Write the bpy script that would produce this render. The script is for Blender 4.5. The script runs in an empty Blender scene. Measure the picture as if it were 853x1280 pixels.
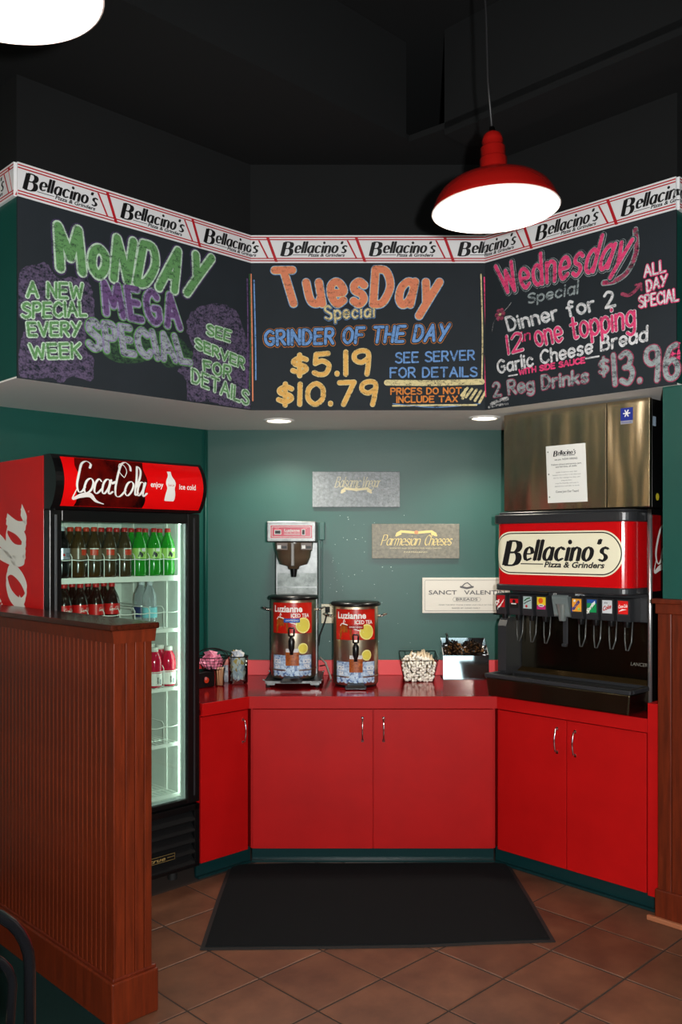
import bpy, bmesh, math, random
from mathutils import Vector, Matrix
random.seed(7)
PI = math.pi; S2 = math.sqrt(2.0)
C = bpy.context.scene.collection
SC = bpy.context.scene
# ------------------------------------------------------------ camera, world, flash, exposure
cam = bpy.data.cameras.new('camera'); camo = bpy.data.objects.new('camera', cam); C.objects.link(camo)
camo.location = (0, 0, 1.652); camo.rotation_euler = (PI/2, 0, 0)
cam.sensor_fit = 'VERTICAL'; cam.sensor_height = 24.0; cam.lens = 1100.0/1280.0*24.0
cam.shift_x = -18.5/1280; cam.shift_y = 43.0/1280; cam.clip_start = .05
SC.camera = camo
w = bpy.data.worlds.new('world'); SC.world = w; w.use_nodes = True
w.node_tree.nodes['Background'].inputs[0].default_value = (.75, .87, 1, 1)
w.node_tree.nodes['Background'].inputs[1].default_value = 4.5
SC.view_settings.view_transform = 'Standard'; SC.view_settings.look = 'None'
SC.view_settings.exposure = 0.0; SC.view_settings.gamma = 1.0; SC.view_settings.use_curve_mapping = False
def lamp(name, kind, loc, energy, col=(1, 1, 1), size=.05, rot=(0, 0, 0), spot=None):
    l = bpy.data.lights.new(name, kind); l.energy = energy; l.color = col
    if kind == 'AREA': l.size = size
    else: l.shadow_soft_size = size
    if kind == 'SPOT': l.spot_size = spot or 2.4; l.spot_blend = .6
    o = bpy.data.objects.new(name, l); o.location = loc; o.rotation_euler = rot; C.objects.link(o); return o
# the camera's own flash, held in portrait grip so that it sits to the right of the lens
lamp('camera_flash', 'SPOT', (.13, -.02, 1.70), 560, (1, .985, .96), .022, (math.radians(88), 0, 0), math.radians(96))

# ------------------------------------------------------------ materials
def lin(c):
    c = c/255.0
    return c/12.92 if c <= .04045 else ((c+.055)/1.055)**2.4
def rgb(r, g, b): return (lin(r), lin(g), lin(b), 1)
MATS = {}
def M(name, col, rough=.5, metal=0, spec=.5, var=None, bump=None, stretch=(1, 1, 1), emis=None, trans=0, coat=0, aniso=0, rand=0, alpha=1, ior=1.45):
    if name in MATS: return MATS[name]
    m = bpy.data.materials.new(name); m.use_nodes = True; MATS[name] = m
    nt = m.node_tree; N = nt.nodes; L = nt.links; b = N['Principled BSDF']
    b.inputs['Base Color'].default_value = rgb(*col); b.inputs['Roughness'].default_value = rough
    b.inputs['Metallic'].default_value = metal; b.inputs['Specular IOR Level'].default_value = spec
    b.inputs['Transmission Weight'].default_value = trans; b.inputs['Coat Weight'].default_value = coat
    b.inputs['Coat Roughness'].default_value = .08; b.inputs['Anisotropic'].default_value = aniso
    b.inputs['Alpha'].default_value = alpha; b.inputs['IOR'].default_value = ior
    if emis: b.inputs['Emission Color'].default_value = rgb(*emis[0]); b.inputs['Emission Strength'].default_value = emis[1]
    if var or bump or rand:
        tc = N.new('ShaderNodeTexCoord'); mp = N.new('ShaderNodeMapping'); L.new(tc.outputs['Object'], mp.inputs[0])
        mp.inputs['Scale'].default_value = stretch
        if rand:
            oi = N.new('ShaderNodeObjectInfo'); va = N.new('ShaderNodeVectorMath'); va.operation = 'MULTIPLY_ADD'
            L.new(oi.outputs['Random'], va.inputs[0]); va.inputs[1].default_value = (37, 53, 71); L.new(tc.outputs['Object'], va.inputs[2]); L.new(va.outputs[0], mp.inputs[0])
    src = None
    if var:
        n = N.new('ShaderNodeTexNoise'); n.inputs['Scale'].default_value = var[0]; n.inputs['Detail'].default_value = 5; n.inputs['Roughness'].default_value = .6
        L.new(mp.outputs[0], n.inputs['Vector'])
        r = N.new('ShaderNodeValToRGB'); r.color_ramp.elements[0].position = .32; r.color_ramp.elements[1].position = .68
        r.color_ramp.elements[0].color = rgb(*var[1]); r.color_ramp.elements[1].color = rgb(*col)
        L.new(n.outputs['Fac'], r.inputs[0]); src = r.outputs[0]
    if rand:
        hs = N.new('ShaderNodeHueSaturation'); mr = N.new('ShaderNodeMapRange'); mr.inputs[3].default_value = 1-rand; mr.inputs[4].default_value = 1+rand
        L.new(oi.outputs['Random'], mr.inputs[0]); L.new(mr.outputs[0], hs.inputs['Value'])
        if src: L.new(src, hs.inputs['Color'])
        else: hs.inputs['Color'].default_value = rgb(*col)
        src = hs.outputs[0]
    if src: L.new(src, b.inputs['Base Color'])
    if bump:
        n2 = N.new('ShaderNodeTexNoise'); n2.inputs['Scale'].default_value = bump[0]; n2.inputs['Detail'].default_value = 4
        L.new(mp.outputs[0], n2.inputs['Vector'])
        bp = N.new('ShaderNodeBump'); bp.inputs['Strength'].default_value = bump[1]; bp.inputs['Distance'].default_value = bump[2] if len(bump) > 2 else .002
        L.new(n2.outputs['Fac'], bp.inputs['Height']); L.new(bp.outputs[0], b.inputs['Normal'])
    return m
def chalk(name, col, cover=.42, ground=(34, 40, 46), scale=230):
    """chalk rubbed on slate: the board shows through between the grains"""
    if name in MATS: return MATS[name]
    m = M(name, col, .95, spec=.1); nt = m.node_tree; N = nt.nodes; L = nt.links; b = N['Principled BSDF']
    tc = N.new('ShaderNodeTexCoord'); n = N.new('ShaderNodeTexNoise'); n.inputs['Scale'].default_value = scale; n.inputs['Detail'].default_value = 3
    n2 = N.new('ShaderNodeTexNoise'); n2.inputs['Scale'].default_value = 40; n2.inputs['Detail'].default_value = 3
    mp = N.new('ShaderNodeMapping'); mp.inputs['Rotation'].default_value = (0, .7, 0); mp.inputs['Scale'].default_value = (1, 1, 1.8)
    L.new(tc.outputs['Object'], n.inputs['Vector']); L.new(tc.outputs['Object'], mp.inputs[0]); L.new(mp.outputs[0], n2.inputs['Vector'])
    ad = N.new('ShaderNodeMath'); ad.operation = 'ADD'; L.new(n.outputs['Fac'], ad.inputs[0]); L.new(n2.outputs['Fac'], ad.inputs[1])
    r = N.new('ShaderNodeValToRGB'); r.color_ramp.elements[0].position = cover-.07; r.color_ramp.elements[1].position = min(.99, cover+.12)
    r.color_ramp.elements[0].color = rgb(*ground); r.color_ramp.elements[1].color = rgb(*col)
    hf = N.new('ShaderNodeMath'); hf.operation = 'MULTIPLY'; hf.inputs[1].default_value = .5; L.new(ad.outputs[0], hf.inputs[0])
    L.new(hf.outputs[0], r.inputs[0]); L.new(r.outputs[0], b.inputs['Base Color']); return m
def glassy(name, tint=(235, 245, 240), refl=.06, rough=.02):
    if name in MATS: return MATS[name]
    m = bpy.data.materials.new(name); m.use_nodes = True; MATS[name] = m
    nt = m.node_tree; N = nt.nodes; L = nt.links; N.remove(N['Principled BSDF'])
    t = N.new('ShaderNodeBsdfTransparent'); t.inputs[0].default_value = rgb(*tint); g = N.new('ShaderNodeBsdfGlossy'); g.inputs['Roughness'].default_value = rough
    fr = N.new('ShaderNodeFresnel'); fr.inputs[0].default_value = 1.45; ad = N.new('ShaderNodeMath'); ad.operation = 'MULTIPLY'; ad.inputs[1].default_value = refl/.05
    L.new(fr.outputs[0], ad.inputs[0]); mx = N.new('ShaderNodeMixShader'); L.new(ad.outputs[0], mx.inputs[0]); L.new(t.outputs[0], mx.inputs[1]); L.new(g.outputs[0], mx.inputs[2])
    L.new(mx.outputs[0], N['Material Output'].inputs[0]); return m
def voro(name, c1, c2, c3, scale, rough=.3):
    if name in MATS: return MATS[name]
    m = M(name, c1, rough); nt = m.node_tree; N = nt.nodes; L = nt.links
    tc = N.new('ShaderNodeTexCoord'); v = N.new('ShaderNodeTexVoronoi'); v.inputs['Scale'].default_value = scale; L.new(tc.outputs['Object'], v.inputs['Vector'])
    sp = N.new('ShaderNodeSeparateColor'); L.new(v.outputs['Color'], sp.inputs[0])
    r = N.new('ShaderNodeValToRGB'); e = r.color_ramp.elements; e[0].color = rgb(*c1); e[1].color = rgb(*c3); e.new(.5).color = rgb(*c2)
    L.new(sp.outputs[0], r.inputs[0]); L.new(r.outputs[0], N['Principled BSDF'].inputs['Base Color']); return m
def brushed(name, col, rough, wav=(1.5, .25), vert=True, metal=1):
    """sheet steel: fine brushing and the slow ripple of a thin panel"""
    if name in MATS: return MATS[name]
    m = M(name, col, rough, metal); nt = m.node_tree; N = nt.nodes; L = nt.links; b = N['Principled BSDF']
    tc = N.new('ShaderNodeTexCoord'); m1 = N.new('ShaderNodeMapping'); m2 = N.new('ShaderNodeMapping')
    m1.inputs['Scale'].default_value = (700, 30, 6) if vert else (6, 30, 700); m2.inputs['Scale'].default_value = (wav[0]*2.2, 1, wav[0]*.35)
    L.new(tc.outputs['Object'], m1.inputs[0]); L.new(tc.outputs['Object'], m2.inputs[0])
    n1 = N.new('ShaderNodeTexNoise'); n1.inputs['Scale'].default_value = 1; n2 = N.new('ShaderNodeTexNoise'); n2.inputs['Scale'].default_value = 1.6; n2.inputs['Detail'].default_value = 1
    L.new(m1.outputs[0], n1.inputs['Vector']); L.new(m2.outputs[0], n2.inputs['Vector'])
    b1 = N.new('ShaderNodeBump'); b1.inputs['Strength'].default_value = .06; b1.inputs['Distance'].default_value = .001; L.new(n1.outputs[0], b1.inputs['Height'])
    b2 = N.new('ShaderNodeBump'); b2.inputs['Strength'].default_value = 1; b2.inputs['Distance'].default_value = .06*wav[1]; L.new(n2.outputs[0], b2.inputs['Height'])
    L.new(b1.outputs[0], b2.inputs['Normal']); L.new(b2.outputs[0], b.inputs['Normal']); return m

# ------------------------------------------------------------ mesh builder
class MB:
    def __init__(s): s.v = []; s.f = []; s.m = []; s.sm = []; s.mats = []; s.T = None
    def mi(s, mat):
        if mat not in s.mats: s.mats.append(mat)
        return s.mats.index(mat)
    def add(s, vs, fs, mat, smooth=False):
        b = len(s.v)
        s.v += [tuple(s.T @ Vector(p)) if s.T else tuple(p) for p in vs]
        i = s.mi(mat)
        for f in fs: s.f.append(tuple(b+k for k in f)); s.m.append(i); s.sm.append(smooth)
        return s
    def box(s, x0, x1, y0, y1, z0, z1, mat):
        vs = [(x, y, z) for z in (z0, z1) for y in (y0, y1) for x in (x0, x1)]
        return s.add(vs, [(0, 2, 3, 1), (4, 5, 7, 6), (0, 1, 5, 4), (2, 6, 7, 3), (0, 4, 6, 2), (1, 3, 7, 5)], mat)
    def hexa(s, bot, top, mat):
        """prism between two loops of equal length"""
        n = len(bot); vs = list(bot)+list(top)
        fs = [tuple(range(n-1, -1, -1)), tuple(range(n, 2*n))]+[(i, (i+1) % n, n+(i+1) % n, n+i) for i in range(n)]
        return s.add(vs, fs, mat)
    def prism(s, poly, z0, z1, mat): return s.hexa([(p[0], p[1], z0) for p in poly], [(p[0], p[1], z1) for p in poly], mat)
    def yzprism(s, poly, x0, x1, mat, smooth=False):
        n = len(poly); vs = [(x0, p[0], p[1]) for p in poly]+[(x1, p[0], p[1]) for p in poly]
        s.add(vs, [tuple(range(n)), tuple(range(2*n-1, n-1, -1))], mat)
        return s.add(vs, [(i, n+i, n+(i+1) % n, (i+1) % n) for i in range(n)], mat, smooth)
    def lathe(s, prof, c, mat, seg=24, smooth=True, cap=True, sx=1, sy=1):
        vs = []; fs = []; n = len(prof)
        for r, z in prof:
            for k in range(seg):
                a = 2*PI*k/seg; vs.append((c[0]+r*sx*math.cos(a), c[1]+r*sy*math.sin(a), c[2]+z))
        for i in range(n-1):
            for k in range(seg): fs.append((i*seg+k, i*seg+(k+1) % seg, (i+1)*seg+(k+1) % seg, (i+1)*seg+k))
        s.add(vs, fs, mat, smooth)
        if cap:
            b = [vs[k] for k in range(seg)]; t = [vs[(n-1)*seg+k] for k in range(seg)]
            if prof[0][0] > 1e-4: s.add(b, [tuple(range(seg-1, -1, -1))], mat)
            if prof[-1][0] > 1e-4: s.add(t, [tuple(range(seg))], mat)
        return s
    def tube(s, pts, r, mat, seg=8, closed=False, cap=True):
        P = [Vector(p) for p in pts]; n = len(P); vs = []; fs = []; prev = None
        for i in range(n):
            if closed: t = (P[(i+1) % n]-P[i-1])
            else: t = P[min(i+1, n-1)]-P[max(i-1, 0)]
            t.normalize()
            if prev is None: a = t.orthogonal().normalized()
            else: a = (prev-t*prev.dot(t)); a = a.normalized() if a.length > 1e-6 else t.orthogonal().normalized()
            prev = a; b = t.cross(a); rr = r[i] if isinstance(r, (list, tuple)) else r
            for k in range(seg):
                g = 2*PI*k/seg; vs.append(P[i]+a*rr*math.cos(g)+b*rr*math.sin(g))
        for i in range(n if closed else n-1):
            j = (i+1) % n
            for k in range(seg): fs.append((i*seg+k, i*seg+(k+1) % seg, j*seg+(k+1) % seg, j*seg+k))
        if cap and not closed: fs += [tuple(range(seg-1, -1, -1)), tuple((n-1)*seg+k for k in range(seg))]
        return s.add(vs, fs, mat, True)
    def flat(s, pts, fn, h, mat):
        """a flat patch with outline pts laid on the surface fn"""
        return s.add([fn(u, v, h) for u, v in pts], [tuple(range(len(pts)))], mat)
    def fan(s, pts, fn, h, mat):
        cx = sum(p[0] for p in pts)/len(pts); cy = sum(p[1] for p in pts)/len(pts)
        return s.add([fn(cx, cy, h)]+[fn(u, v, h) for u, v in pts], [(0, i+1, (i+1) % len(pts)+1) for i in range(len(pts))], mat)
    def patch(s, u0, u1, v0, v1, fn, h, mat, nu=1, nv=1, smooth=False, shear=0):
        vs = [fn(u0+(u1-u0)*i/nu+shear*(v1-v0)*j/nv, v0+(v1-v0)*j/nv, h) for j in range(nv+1) for i in range(nu+1)]
        fs = [(j*(nu+1)+i, j*(nu+1)+i+1, (j+1)*(nu+1)+i+1, (j+1)*(nu+1)+i) for j in range(nv) for i in range(nu)]
        return s.add(vs, fs, mat, smooth)
    def disc(s, u, v, r, fn, h, mat, n=20, ry=None):
        ry = ry or r
        return s.fan([(u+r*math.cos(2*PI*k/n), v+ry*math.sin(2*PI*k/n)) for k in range(n)], fn, h, mat)
    def ribbon(s, pts, w, fn, h, mat, caps=True):
        """a brush stroke of half width w with round ends, laid on the surface fn"""
        n = len(pts)
        if n < 2: return s.disc(pts[0][0], pts[0][1], w, fn, h, mat, 10)
        L_, R_ = [], []; hh = []
        for i in range(n):
            a = pts[max(i-1, 0)]; b = pts[min(i+1, n-1)]; dx, dy = b[0]-a[0], b[1]-a[1]; d = math.hypot(dx, dy) or 1
            nx, ny = -dy/d, dx/d; ww = w[i] if isinstance(w, list) else w
            L_.append((pts[i][0]+nx*ww, pts[i][1]+ny*ww)); R_.append((pts[i][0]-nx*ww, pts[i][1]-ny*ww))
        vs = [fn(p[0], p[1], h+4e-6*(i % n)) for i, p in enumerate(L_+R_)]
        s.add(vs, [(i, n+i, n+i+1, i+1) for i in range(n-1)], mat)
        if caps:
            for e, nb in ((0, 1), (n-1, n-2)):
                ww = w[e] if isinstance(w, list) else w
                an = math.atan2(pts[e][1]-pts[nb][1], pts[e][0]-pts[nb][0])
                arc = [(pts[e][0]+ww*math.cos(an+PI/2-PI*k/8), pts[e][1]+ww*math.sin(an+PI/2-PI*k/8)) for k in range(9)]
                s.flat(arc[::-1], fn, h-1e-5 if e == 0 else h+4e-6*n+1e-5, mat)
        return s
    def text(s, body, x, z, size, fn, h, mat, shear=0, offset=0, align='LEFT', width=None, xs=1.0):
        vs, fs = font_mesh(body, shear, offset)
        if not vs: return s
        x0 = min(v[0] for v in vs); x1 = max(v[0] for v in vs); k = size
        kx = (width/(x1-x0)) if width else k*xs
        W = (x1-x0)*kx; ox = x-(0 if align == 'LEFT' else (W/2 if align == 'CENTER' else W))
        return s.add([fn(ox+(v[0]-x0)*kx, z+v[1]*k, h) for v in vs], fs, mat)
    def obj(s, name, parent=None, loc=None, rotz=0, bevel=0, label=None, seg=2, smooth_angle=False):
        me = bpy.data.meshes.new(name); me.from_pydata(s.v, [], s.f)
        for m in s.mats: me.materials.append(m)
        me.polygons.foreach_set('material_index', s.m); me.polygons.foreach_set('use_smooth', s.sm); me.update()
        o = bpy.data.objects.new(name, me); C.objects.link(o)
        if parent: o.parent = parent
        if loc: o.location = loc
        o.rotation_euler[2] = rotz
        if bevel:
            b = o.modifiers.new('b', 'BEVEL'); b.width = bevel; b.segments = seg; b.limit_method = 'ANGLE'; b.angle_limit = math.radians(40); b.harden_normals = False
        if label: o['label'] = label
        return o
_fc = {}
def font_mesh(body, shear, offset):
    """built-in vector font, cap height scaled to 1"""
    key = (body, shear, offset)
    if key in _fc: return _fc[key]
    cu = bpy.data.curves.new('t', 'FONT'); cu.body = body; cu.shear = shear; cu.offset = offset; cu.resolution_u = 3; cu.fill_mode = 'FRONT'
    o = bpy.data.objects.new('t', cu); C.objects.link(o); dg = bpy.context.evaluated_depsgraph_get()
    me = bpy.data.meshes.new_from_object(o.evaluated_get(dg))
    vs = [(v.co.x/.72, v.co.y/.72) for v in me.vertices]; fs = [tuple(p.vertices) for p in me.polygons]
    bpy.data.objects.remove(o); bpy.data.curves.remove(cu); bpy.data.meshes.remove(me)
    _fc[key] = (vs, fs); return _fc[key]
def plane_fn(x0=0, y0=0, z0=0):
    """upright surface facing the viewer (-y) in local coordinates; h lifts the layer off it"""
    return lambda u, v, h: (x0+u, y0-h, z0+v)
def thing(name, label, cat, loc=(0, 0, 0), rotz=0, group=None):
    o = bpy.data.objects.new(name, None); C.objects.link(o); o.location = loc; o.rotation_euler[2] = rotz; o.empty_display_size = .1
    o['label'] = label; o['category'] = cat
    if group: o['group'] = group
    return o
def tag(o, label, cat, group=None):
    o['label'] = label; o['category'] = cat
    if group: o['group'] = group
    return o
def struct(o): o['kind'] = 'structure'; return o
def copy_tree(o, parent=None):
    c = o.copy(); C.objects.link(c); c.parent = parent
    for ch in o.children: copy_tree(ch, c)
    return c

# ------------------------------------------------------------ hand lettering
G = {
'A': 'l0,0 3,10 6,0|l1.2,3.6 4.8,3.6', 'B': 'l0,0 0,10|c0,10 3.5,9.8 4.6,7.6 3.5,5.5 0,5.3|c0,5.3 4,5.1 5.2,2.6 4,.2 0,0',
'C': 'c5.4,8.4 3.2,10 .6,7.8 0,5 .6,2 3.2,0 5.5,1.7', 'D': 'l0,0 0,10|c0,10 3.3,9.4 5.2,5 3.3,.6 0,0', 'E': 'l4.6,10 0,10 0,0 4.8,0|l0,5.2 4,5.2',
'F': 'l4.8,10 0,10 0,0|l0,5.3 3.8,5.3', 'G': 'c5.2,8.5 3,10 .5,7.8 0,5 .6,1.8 3,0 5.3,1.6|l5.3,1.6 5.3,4.6 3.2,4.6', 'H': 'l0,0 0,10|l5,0 5,10|l0,5.1 5,5.1',
'I': 'l0,0 0,10', 'K': 'l0,0 0,10|l4.8,10 0,4.6|l1.4,6 5,0', 'L': 'l0,10 0,0 4.4,0', 'M': 'l0,0 .8,10 3.6,3 6.4,10 7.2,0', 'N': 'l0,0 0,10 5,0 5,10',
'O': 'c2.8,10 .5,8 0,5 .5,2 2.8,0 5.1,2 5.6,5 5.1,8 2.8,10', 'P': 'l0,0 0,10|c0,10 3.6,9.9 4.8,7.4 3.6,5 0,4.8', 'R': 'l0,0 0,10|c0,10 3.6,9.9 4.7,7.5 3.6,5.2 0,5|l2,5 5,0',
'S': 'c4.6,8.6 2.8,10 .6,9 .4,6.8 2.6,5.2 4.7,3.6 4.5,1 2.2,0 0,1.4', 'T': 'l0,10 5.4,10|l2.7,10 2.7,0', 'U': 'c0,10 0,3 .8,.7 2.6,0 4.4,.7 5.2,3 5.2,10',
'V': 'l0,10 2.8,0 5.6,10', 'W': 'l0,10 1.8,0 3.8,7.5 5.8,0 7.6,10', 'X': 'l0,10 5,0|l5,10 0,0', 'Y': 'l0,10 2.8,5|l5.6,10 1.8,0', 'Z': 'l0,10 5,10 0,0 5,0',
'a': 'c4.2,5.4 2.4,6.5 .4,4.8 .2,1.8 1.8,0 3.6,1 4.3,2.8|l4.4,6.4 4.5,.1', 'b': 'l0,10 0,0|c0,4.6 2.2,6.5 4.2,4.8 4.2,1.6 2,0 0,1.5',
'c': 'c4,5.2 2.3,6.5 .3,4.9 .2,1.8 2,0 4.1,1.2', 'd': 'l4.3,10 4.3,0|c4.3,4.6 2.2,6.5 .2,4.8 .2,1.6 2.2,0 4.3,1.5', 'e': 'c.2,3.2 4.2,3.4 3.8,5.4 2.2,6.5 .4,5.2 .2,2.2 1.8,0 4.1,1.1',
'f': 'c3.6,9.2 2.2,10 1.4,8.4 1.3,5 1.3,0|l0,6.2 3,6.2', 'g': 'c4.3,4.6 2.3,6.5 .3,4.8 .3,2 2.2,.6 4.3,2|c4.3,6.3 4.4,1 4,-2 2.2,-3 .3,-2', 'h': 'l0,10 0,0|c0,4.4 1.8,6.4 3.7,5.6 4,4 4,0',
'i': 'l0,6.3 0,0|l0,8.7 0,9', 'k': 'l0,10 0,0|l3.7,6.3 0,2.6|l1.2,3.6 4,0', 'l': 'l0,10 0,0', 'm': 'l0,6.3 0,0|c0,4.4 1.5,6.4 3,5.4 3,0|c3,4.4 4.5,6.4 6,5.4 6,0',
'n': 'l0,6.3 0,0|c0,4.4 1.8,6.4 3.7,5.6 4,4 4,0', 'o': 'c2.2,6.5 .3,5 .2,1.8 2.2,0 4.2,1.8 4.3,4.8 2.2,6.5', 'p': 'l0,6.3 0,-3|c0,4.6 2.2,6.5 4.2,4.8 4.2,1.6 2,0 0,1.5',
'r': 'l0,6.3 0,0|c0,4 1.2,6 2.8,6.2', 's': 'c3.6,5.5 2,6.5 .4,5.4 .7,3.9 2.8,2.9 3.6,1.4 2,0 .1,.9', 't': 'c1.6,9 1.6,1.6 2.2,.1 3.4,.4|l0,6.3 3.3,6.3',
'u': 'c0,6.3 0,2 .8,.3 2.6,.2 4,2|l4.1,6.3 4.1,0', 'v': 'l0,6.3 2.1,0 4.2,6.3', 'w': 'l0,6.3 1.6,0 3,5 4.4,0 6,6.3', 'x': 'l0,6.3 4,0|l4,6.3 0,0', 'y': 'l0,6.3 2.2,.4|l4.4,6.3 2.2,.4 .8,-3',
'z': 'l0,6.3 3.8,6.3 0,0 4,0', "'": 'l.4,10 .1,7.8', '.': 'l0,.2 0,.5', ' ': '', '-': 'l0,3.6 2.4,3.6', '&': 'c5,0 1.4,6.4 1.4,9 3,9.6 3.8,8 1,4 .2,2 1.6,0 4,1.6 5,4.4',
'0': 'c2.6,10 .5,8 0,5 .5,2 2.6,0 4.7,2 5.2,5 4.7,8 2.6,10', '1': 'l.2,10 .2,0', '2': 'c.2,8 2,10 4.2,8.6 3.8,5.6 0,0|l0,0 4.8,0', '3': 'c.2,9 2.4,10 4.2,8.2 3.2,5.6 1.6,5.2|c1.6,5.2 4,4.8 4.7,2.6 2.8,0 0,1',
'5': 'l4.4,10 .6,10 .3,5.6|c.3,5.6 2.6,6.6 4.7,4.4 3.8,.8 1.8,0 0,1', '6': 'c4.2,9.4 1.8,8.4 .2,4.6 .6,1 2.6,0 4.6,1.2 4.7,3.6 3,5.4 .6,4.2', '7': 'l0,10 4.8,10 1.8,0',
'9': 'c4.6,6.6 2.4,5 .3,6.4 .4,9 2.6,10 4.6,8.8 4.6,4 4.2,0', '$': 'c4.4,7.8 2.4,8.9 .4,7.4 1,5.6 3.6,4.6 4.4,2.8 2.4,1.2 .1,2.4|l2.3,10.4 2.3,-.4', '+': 'l0,5 4,5|l2,7 2,3'}
def catmull(P, n=6):
    out = []
    for i in range(len(P)-1):
        a = P[i-1] if i else P[0]; b = P[i]; c = P[i+1]; d = P[i+2] if i+2 < len(P) else P[-1]
        if i == 0 and P[0] == P[-1]: a = P[-2]
        if i == len(P)-2 and P[0] == P[-1]: d = P[1]
        for k in range(n):
            t = k/n; t2 = t*t; t3 = t2*t
            out.append(tuple(.5*((2*b[j])+(-a[j]+c[j])*t+(2*a[j]-5*b[j]+4*c[j]-d[j])*t2+(-a[j]+3*b[j]-3*c[j]+d[j])*t3) for j in (0, 1)))
    out.append(P[-1]); return out
_gc = {}
def glyph(ch):
    if ch in _gc: return _gc[ch]
    st = []; wmax = 0
    for p in G[ch].split('|'):
        if not p: continue
        pts = [tuple(float(q) for q in t.split(',')) for t in p[1:].split()]
        wmax = max(wmax, max(q[0] for q in pts))
        if p[0] == 'c': st.append(catmull(pts))
        else:
            for a, b in zip(pts[:-1], pts[1:]): st.append([a, ((a[0]+b[0])/2, (a[1]+b[1])/2), b])
    if ch == ' ': wmax = 2.2
    _gc[ch] = (st, wmax); return _gc[ch]
def word(text, gap=1.7, only=None):
    """strokes of a word in a box x 0..1, y 0..1 (cap height)"""
    x = 0; out = []; wi = 0
    for ch in text:
        st, wd = glyph(ch)
        if ch == ' ': wi += 1
        if only is None or wi == only: out += [[(p[0]+x, p[1]) for p in s_] for s_ in st]
        x += wd+gap
    W = max(x-gap, .01)
    return [[(p[0]/W, p[1]/10) for p in s_] for s_ in out]
def quad_map(q):
    (tlx, tlz), (trx, trz), (blx, blz), (brx, brz) = q
    return lambda u, v: ((blx*(1-u)+brx*u)*(1-v)+(tlx*(1-u)+trx*u)*v, (blz*(1-u)+brz*u)*(1-v)+(tlz*(1-u)+trz*u)*v)
def write(mb, text, q, layers, fn, gap=1.7, h0=.0012, only=None):
    """layers: list of (half width, material) from the bottom up"""
    qm = quad_map(q); st = word(text, gap, only); hw0 = layers[-1][0]
    wd = math.hypot(q[1][0]-q[0][0], q[1][1]-q[0][1]); ht = math.hypot(q[2][0]-q[0][0], q[2][1]-q[0][1])
    iu = min(.3, hw0*.6/wd); iv = min(.3, hw0*.45/ht)
    for li, (hw, mat) in enumerate(layers):
        for k, s_ in enumerate(st):
            pts = [qm(iu+(1-2*iu)*p[0], iv+(1-2*iv)*p[1]) for p in s_]
            mb.ribbon(pts, hw, fn, h0+.0022*li+3e-5*k, mat)
def nib(mb, pts, nw, t, fn, h, mat, ang=0):
    """broad pen: a fixed nib direction gives thick stems and hairlines"""
    dx, dz = nw*math.cos(ang), nw*math.sin(ang)
    n = len(pts); vs = [fn(p[0]-dx, p[1]-dz, h) for p in pts]+[fn(p[0]+dx, p[1]+dz, h) for p in pts]
    mb.add(vs, [(i, n+i, n+i+1, i+1) for i in range(n-1)], mat)
    mb.ribbon(pts, t, fn, h+5e-5, mat, caps=True)
def logo(mb, x, z, W, fn, h, mat, light=None):
    """italic fat-face wordmark with its strap line; W is the full width"""
    sh = .24
    def put(text, x0, z0, w_, hh, nw, t, gap):
        st = []; X = 0
        for ch in text:
            g_, wd = glyph(ch); st += [[(p[0]+X, p[1]) for p in s_] for s_ in g_]; X += wd+gap
        X -= gap; kx = w_/X; kz = hh/10
        for s_ in st:
            pts = [(x0+p[0]*kx+p[1]*kz*sh, z0+p[1]*kz) for p in s_]
            if len(s_) == 3 and s_[0][0] == s_[-1][0] and abs(s_[0][1]-s_[-1][1]) < 1:      # a dot
                mb.disc(pts[1][0], pts[1][1], nw*1.05, fn, h, mat, 12); continue
            nib(mb, pts, nw, t, fn, h, mat)
    put('B', x+.01*W, z+.012*W, .125*W, .205*W, .030*W, .0075*W, 1)
    put('ellacino', x+.20*W, z+.055*W, .62*W, .172*W, .0185*W, .0056*W, 2.6)
    put("'s", x+.868*W, z+.055*W, .085*W, .172*W, .0185*W, .0056*W, 2.0)
    mb.patch(x+.17*W, x+.39*W, z+.022*W, z+.030*W, fn, h, mat)
    mb.text('Pizza & Grinders', x+.40*W, z+.002*W, .046*W, fn, h, mat, .25, .03, width=.55*W)
# ------------------------------------------------------------ shared materials
m_green = M('green_wall_paint', (15, 74, 66), .42, spec=.5, var=(2.2, (13, 68, 60)), bump=(60, .12, .002))
m_white = M('white_soffit_paint', (236, 234, 230), .8)
m_black = M('black_ceiling_paint', (19, 20, 21), .85, spec=.25, bump=(8, .2, .004))
m_tan = M('tan_wall_paint', (188, 160, 120), .8)
m_red = M('red_laminate', (170, 11, 12), .48, spec=.22, var=(5, (160, 9, 10)), bump=(140, .05, .0006))
m_redtop = M('red_countertop_laminate', (128, 9, 15), .13, spec=.6, var=(7, (116, 8, 13)))
m_kick = M('dark_green_vinyl', (10, 42, 44), .3, bump=(20, .2, .002))
m_wood = M('cherry_stained_wood', (100, 34, 11), .36, spec=.5, var=(9, (72, 23, 7)), bump=(60, .12, .001), stretch=(6, 6, .5))
m_wood2 = M('cherry_stained_wood_groove', (94, 30, 10), .42, var=(9, (74, 21, 7)), stretch=(6, 6, .5))
m_steel = brushed('brushed_steel', (184, 172, 148), .22, (2.6, .17))
m_chrome = M('chrome', (225, 225, 228), .08, 1)
m_blackp = M('black_plastic', (14, 14, 15), .3, bump=(300, .1, .0004))
m_greyp = M('charcoal_plastic', (42, 43, 46), .32)
m_rub = M('black_rubber', (12, 12, 12), .7)
m_ink = M('black_ink', (12, 12, 14), .5)
m_wht = M('white_print', (236, 235, 230), .5)

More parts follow.
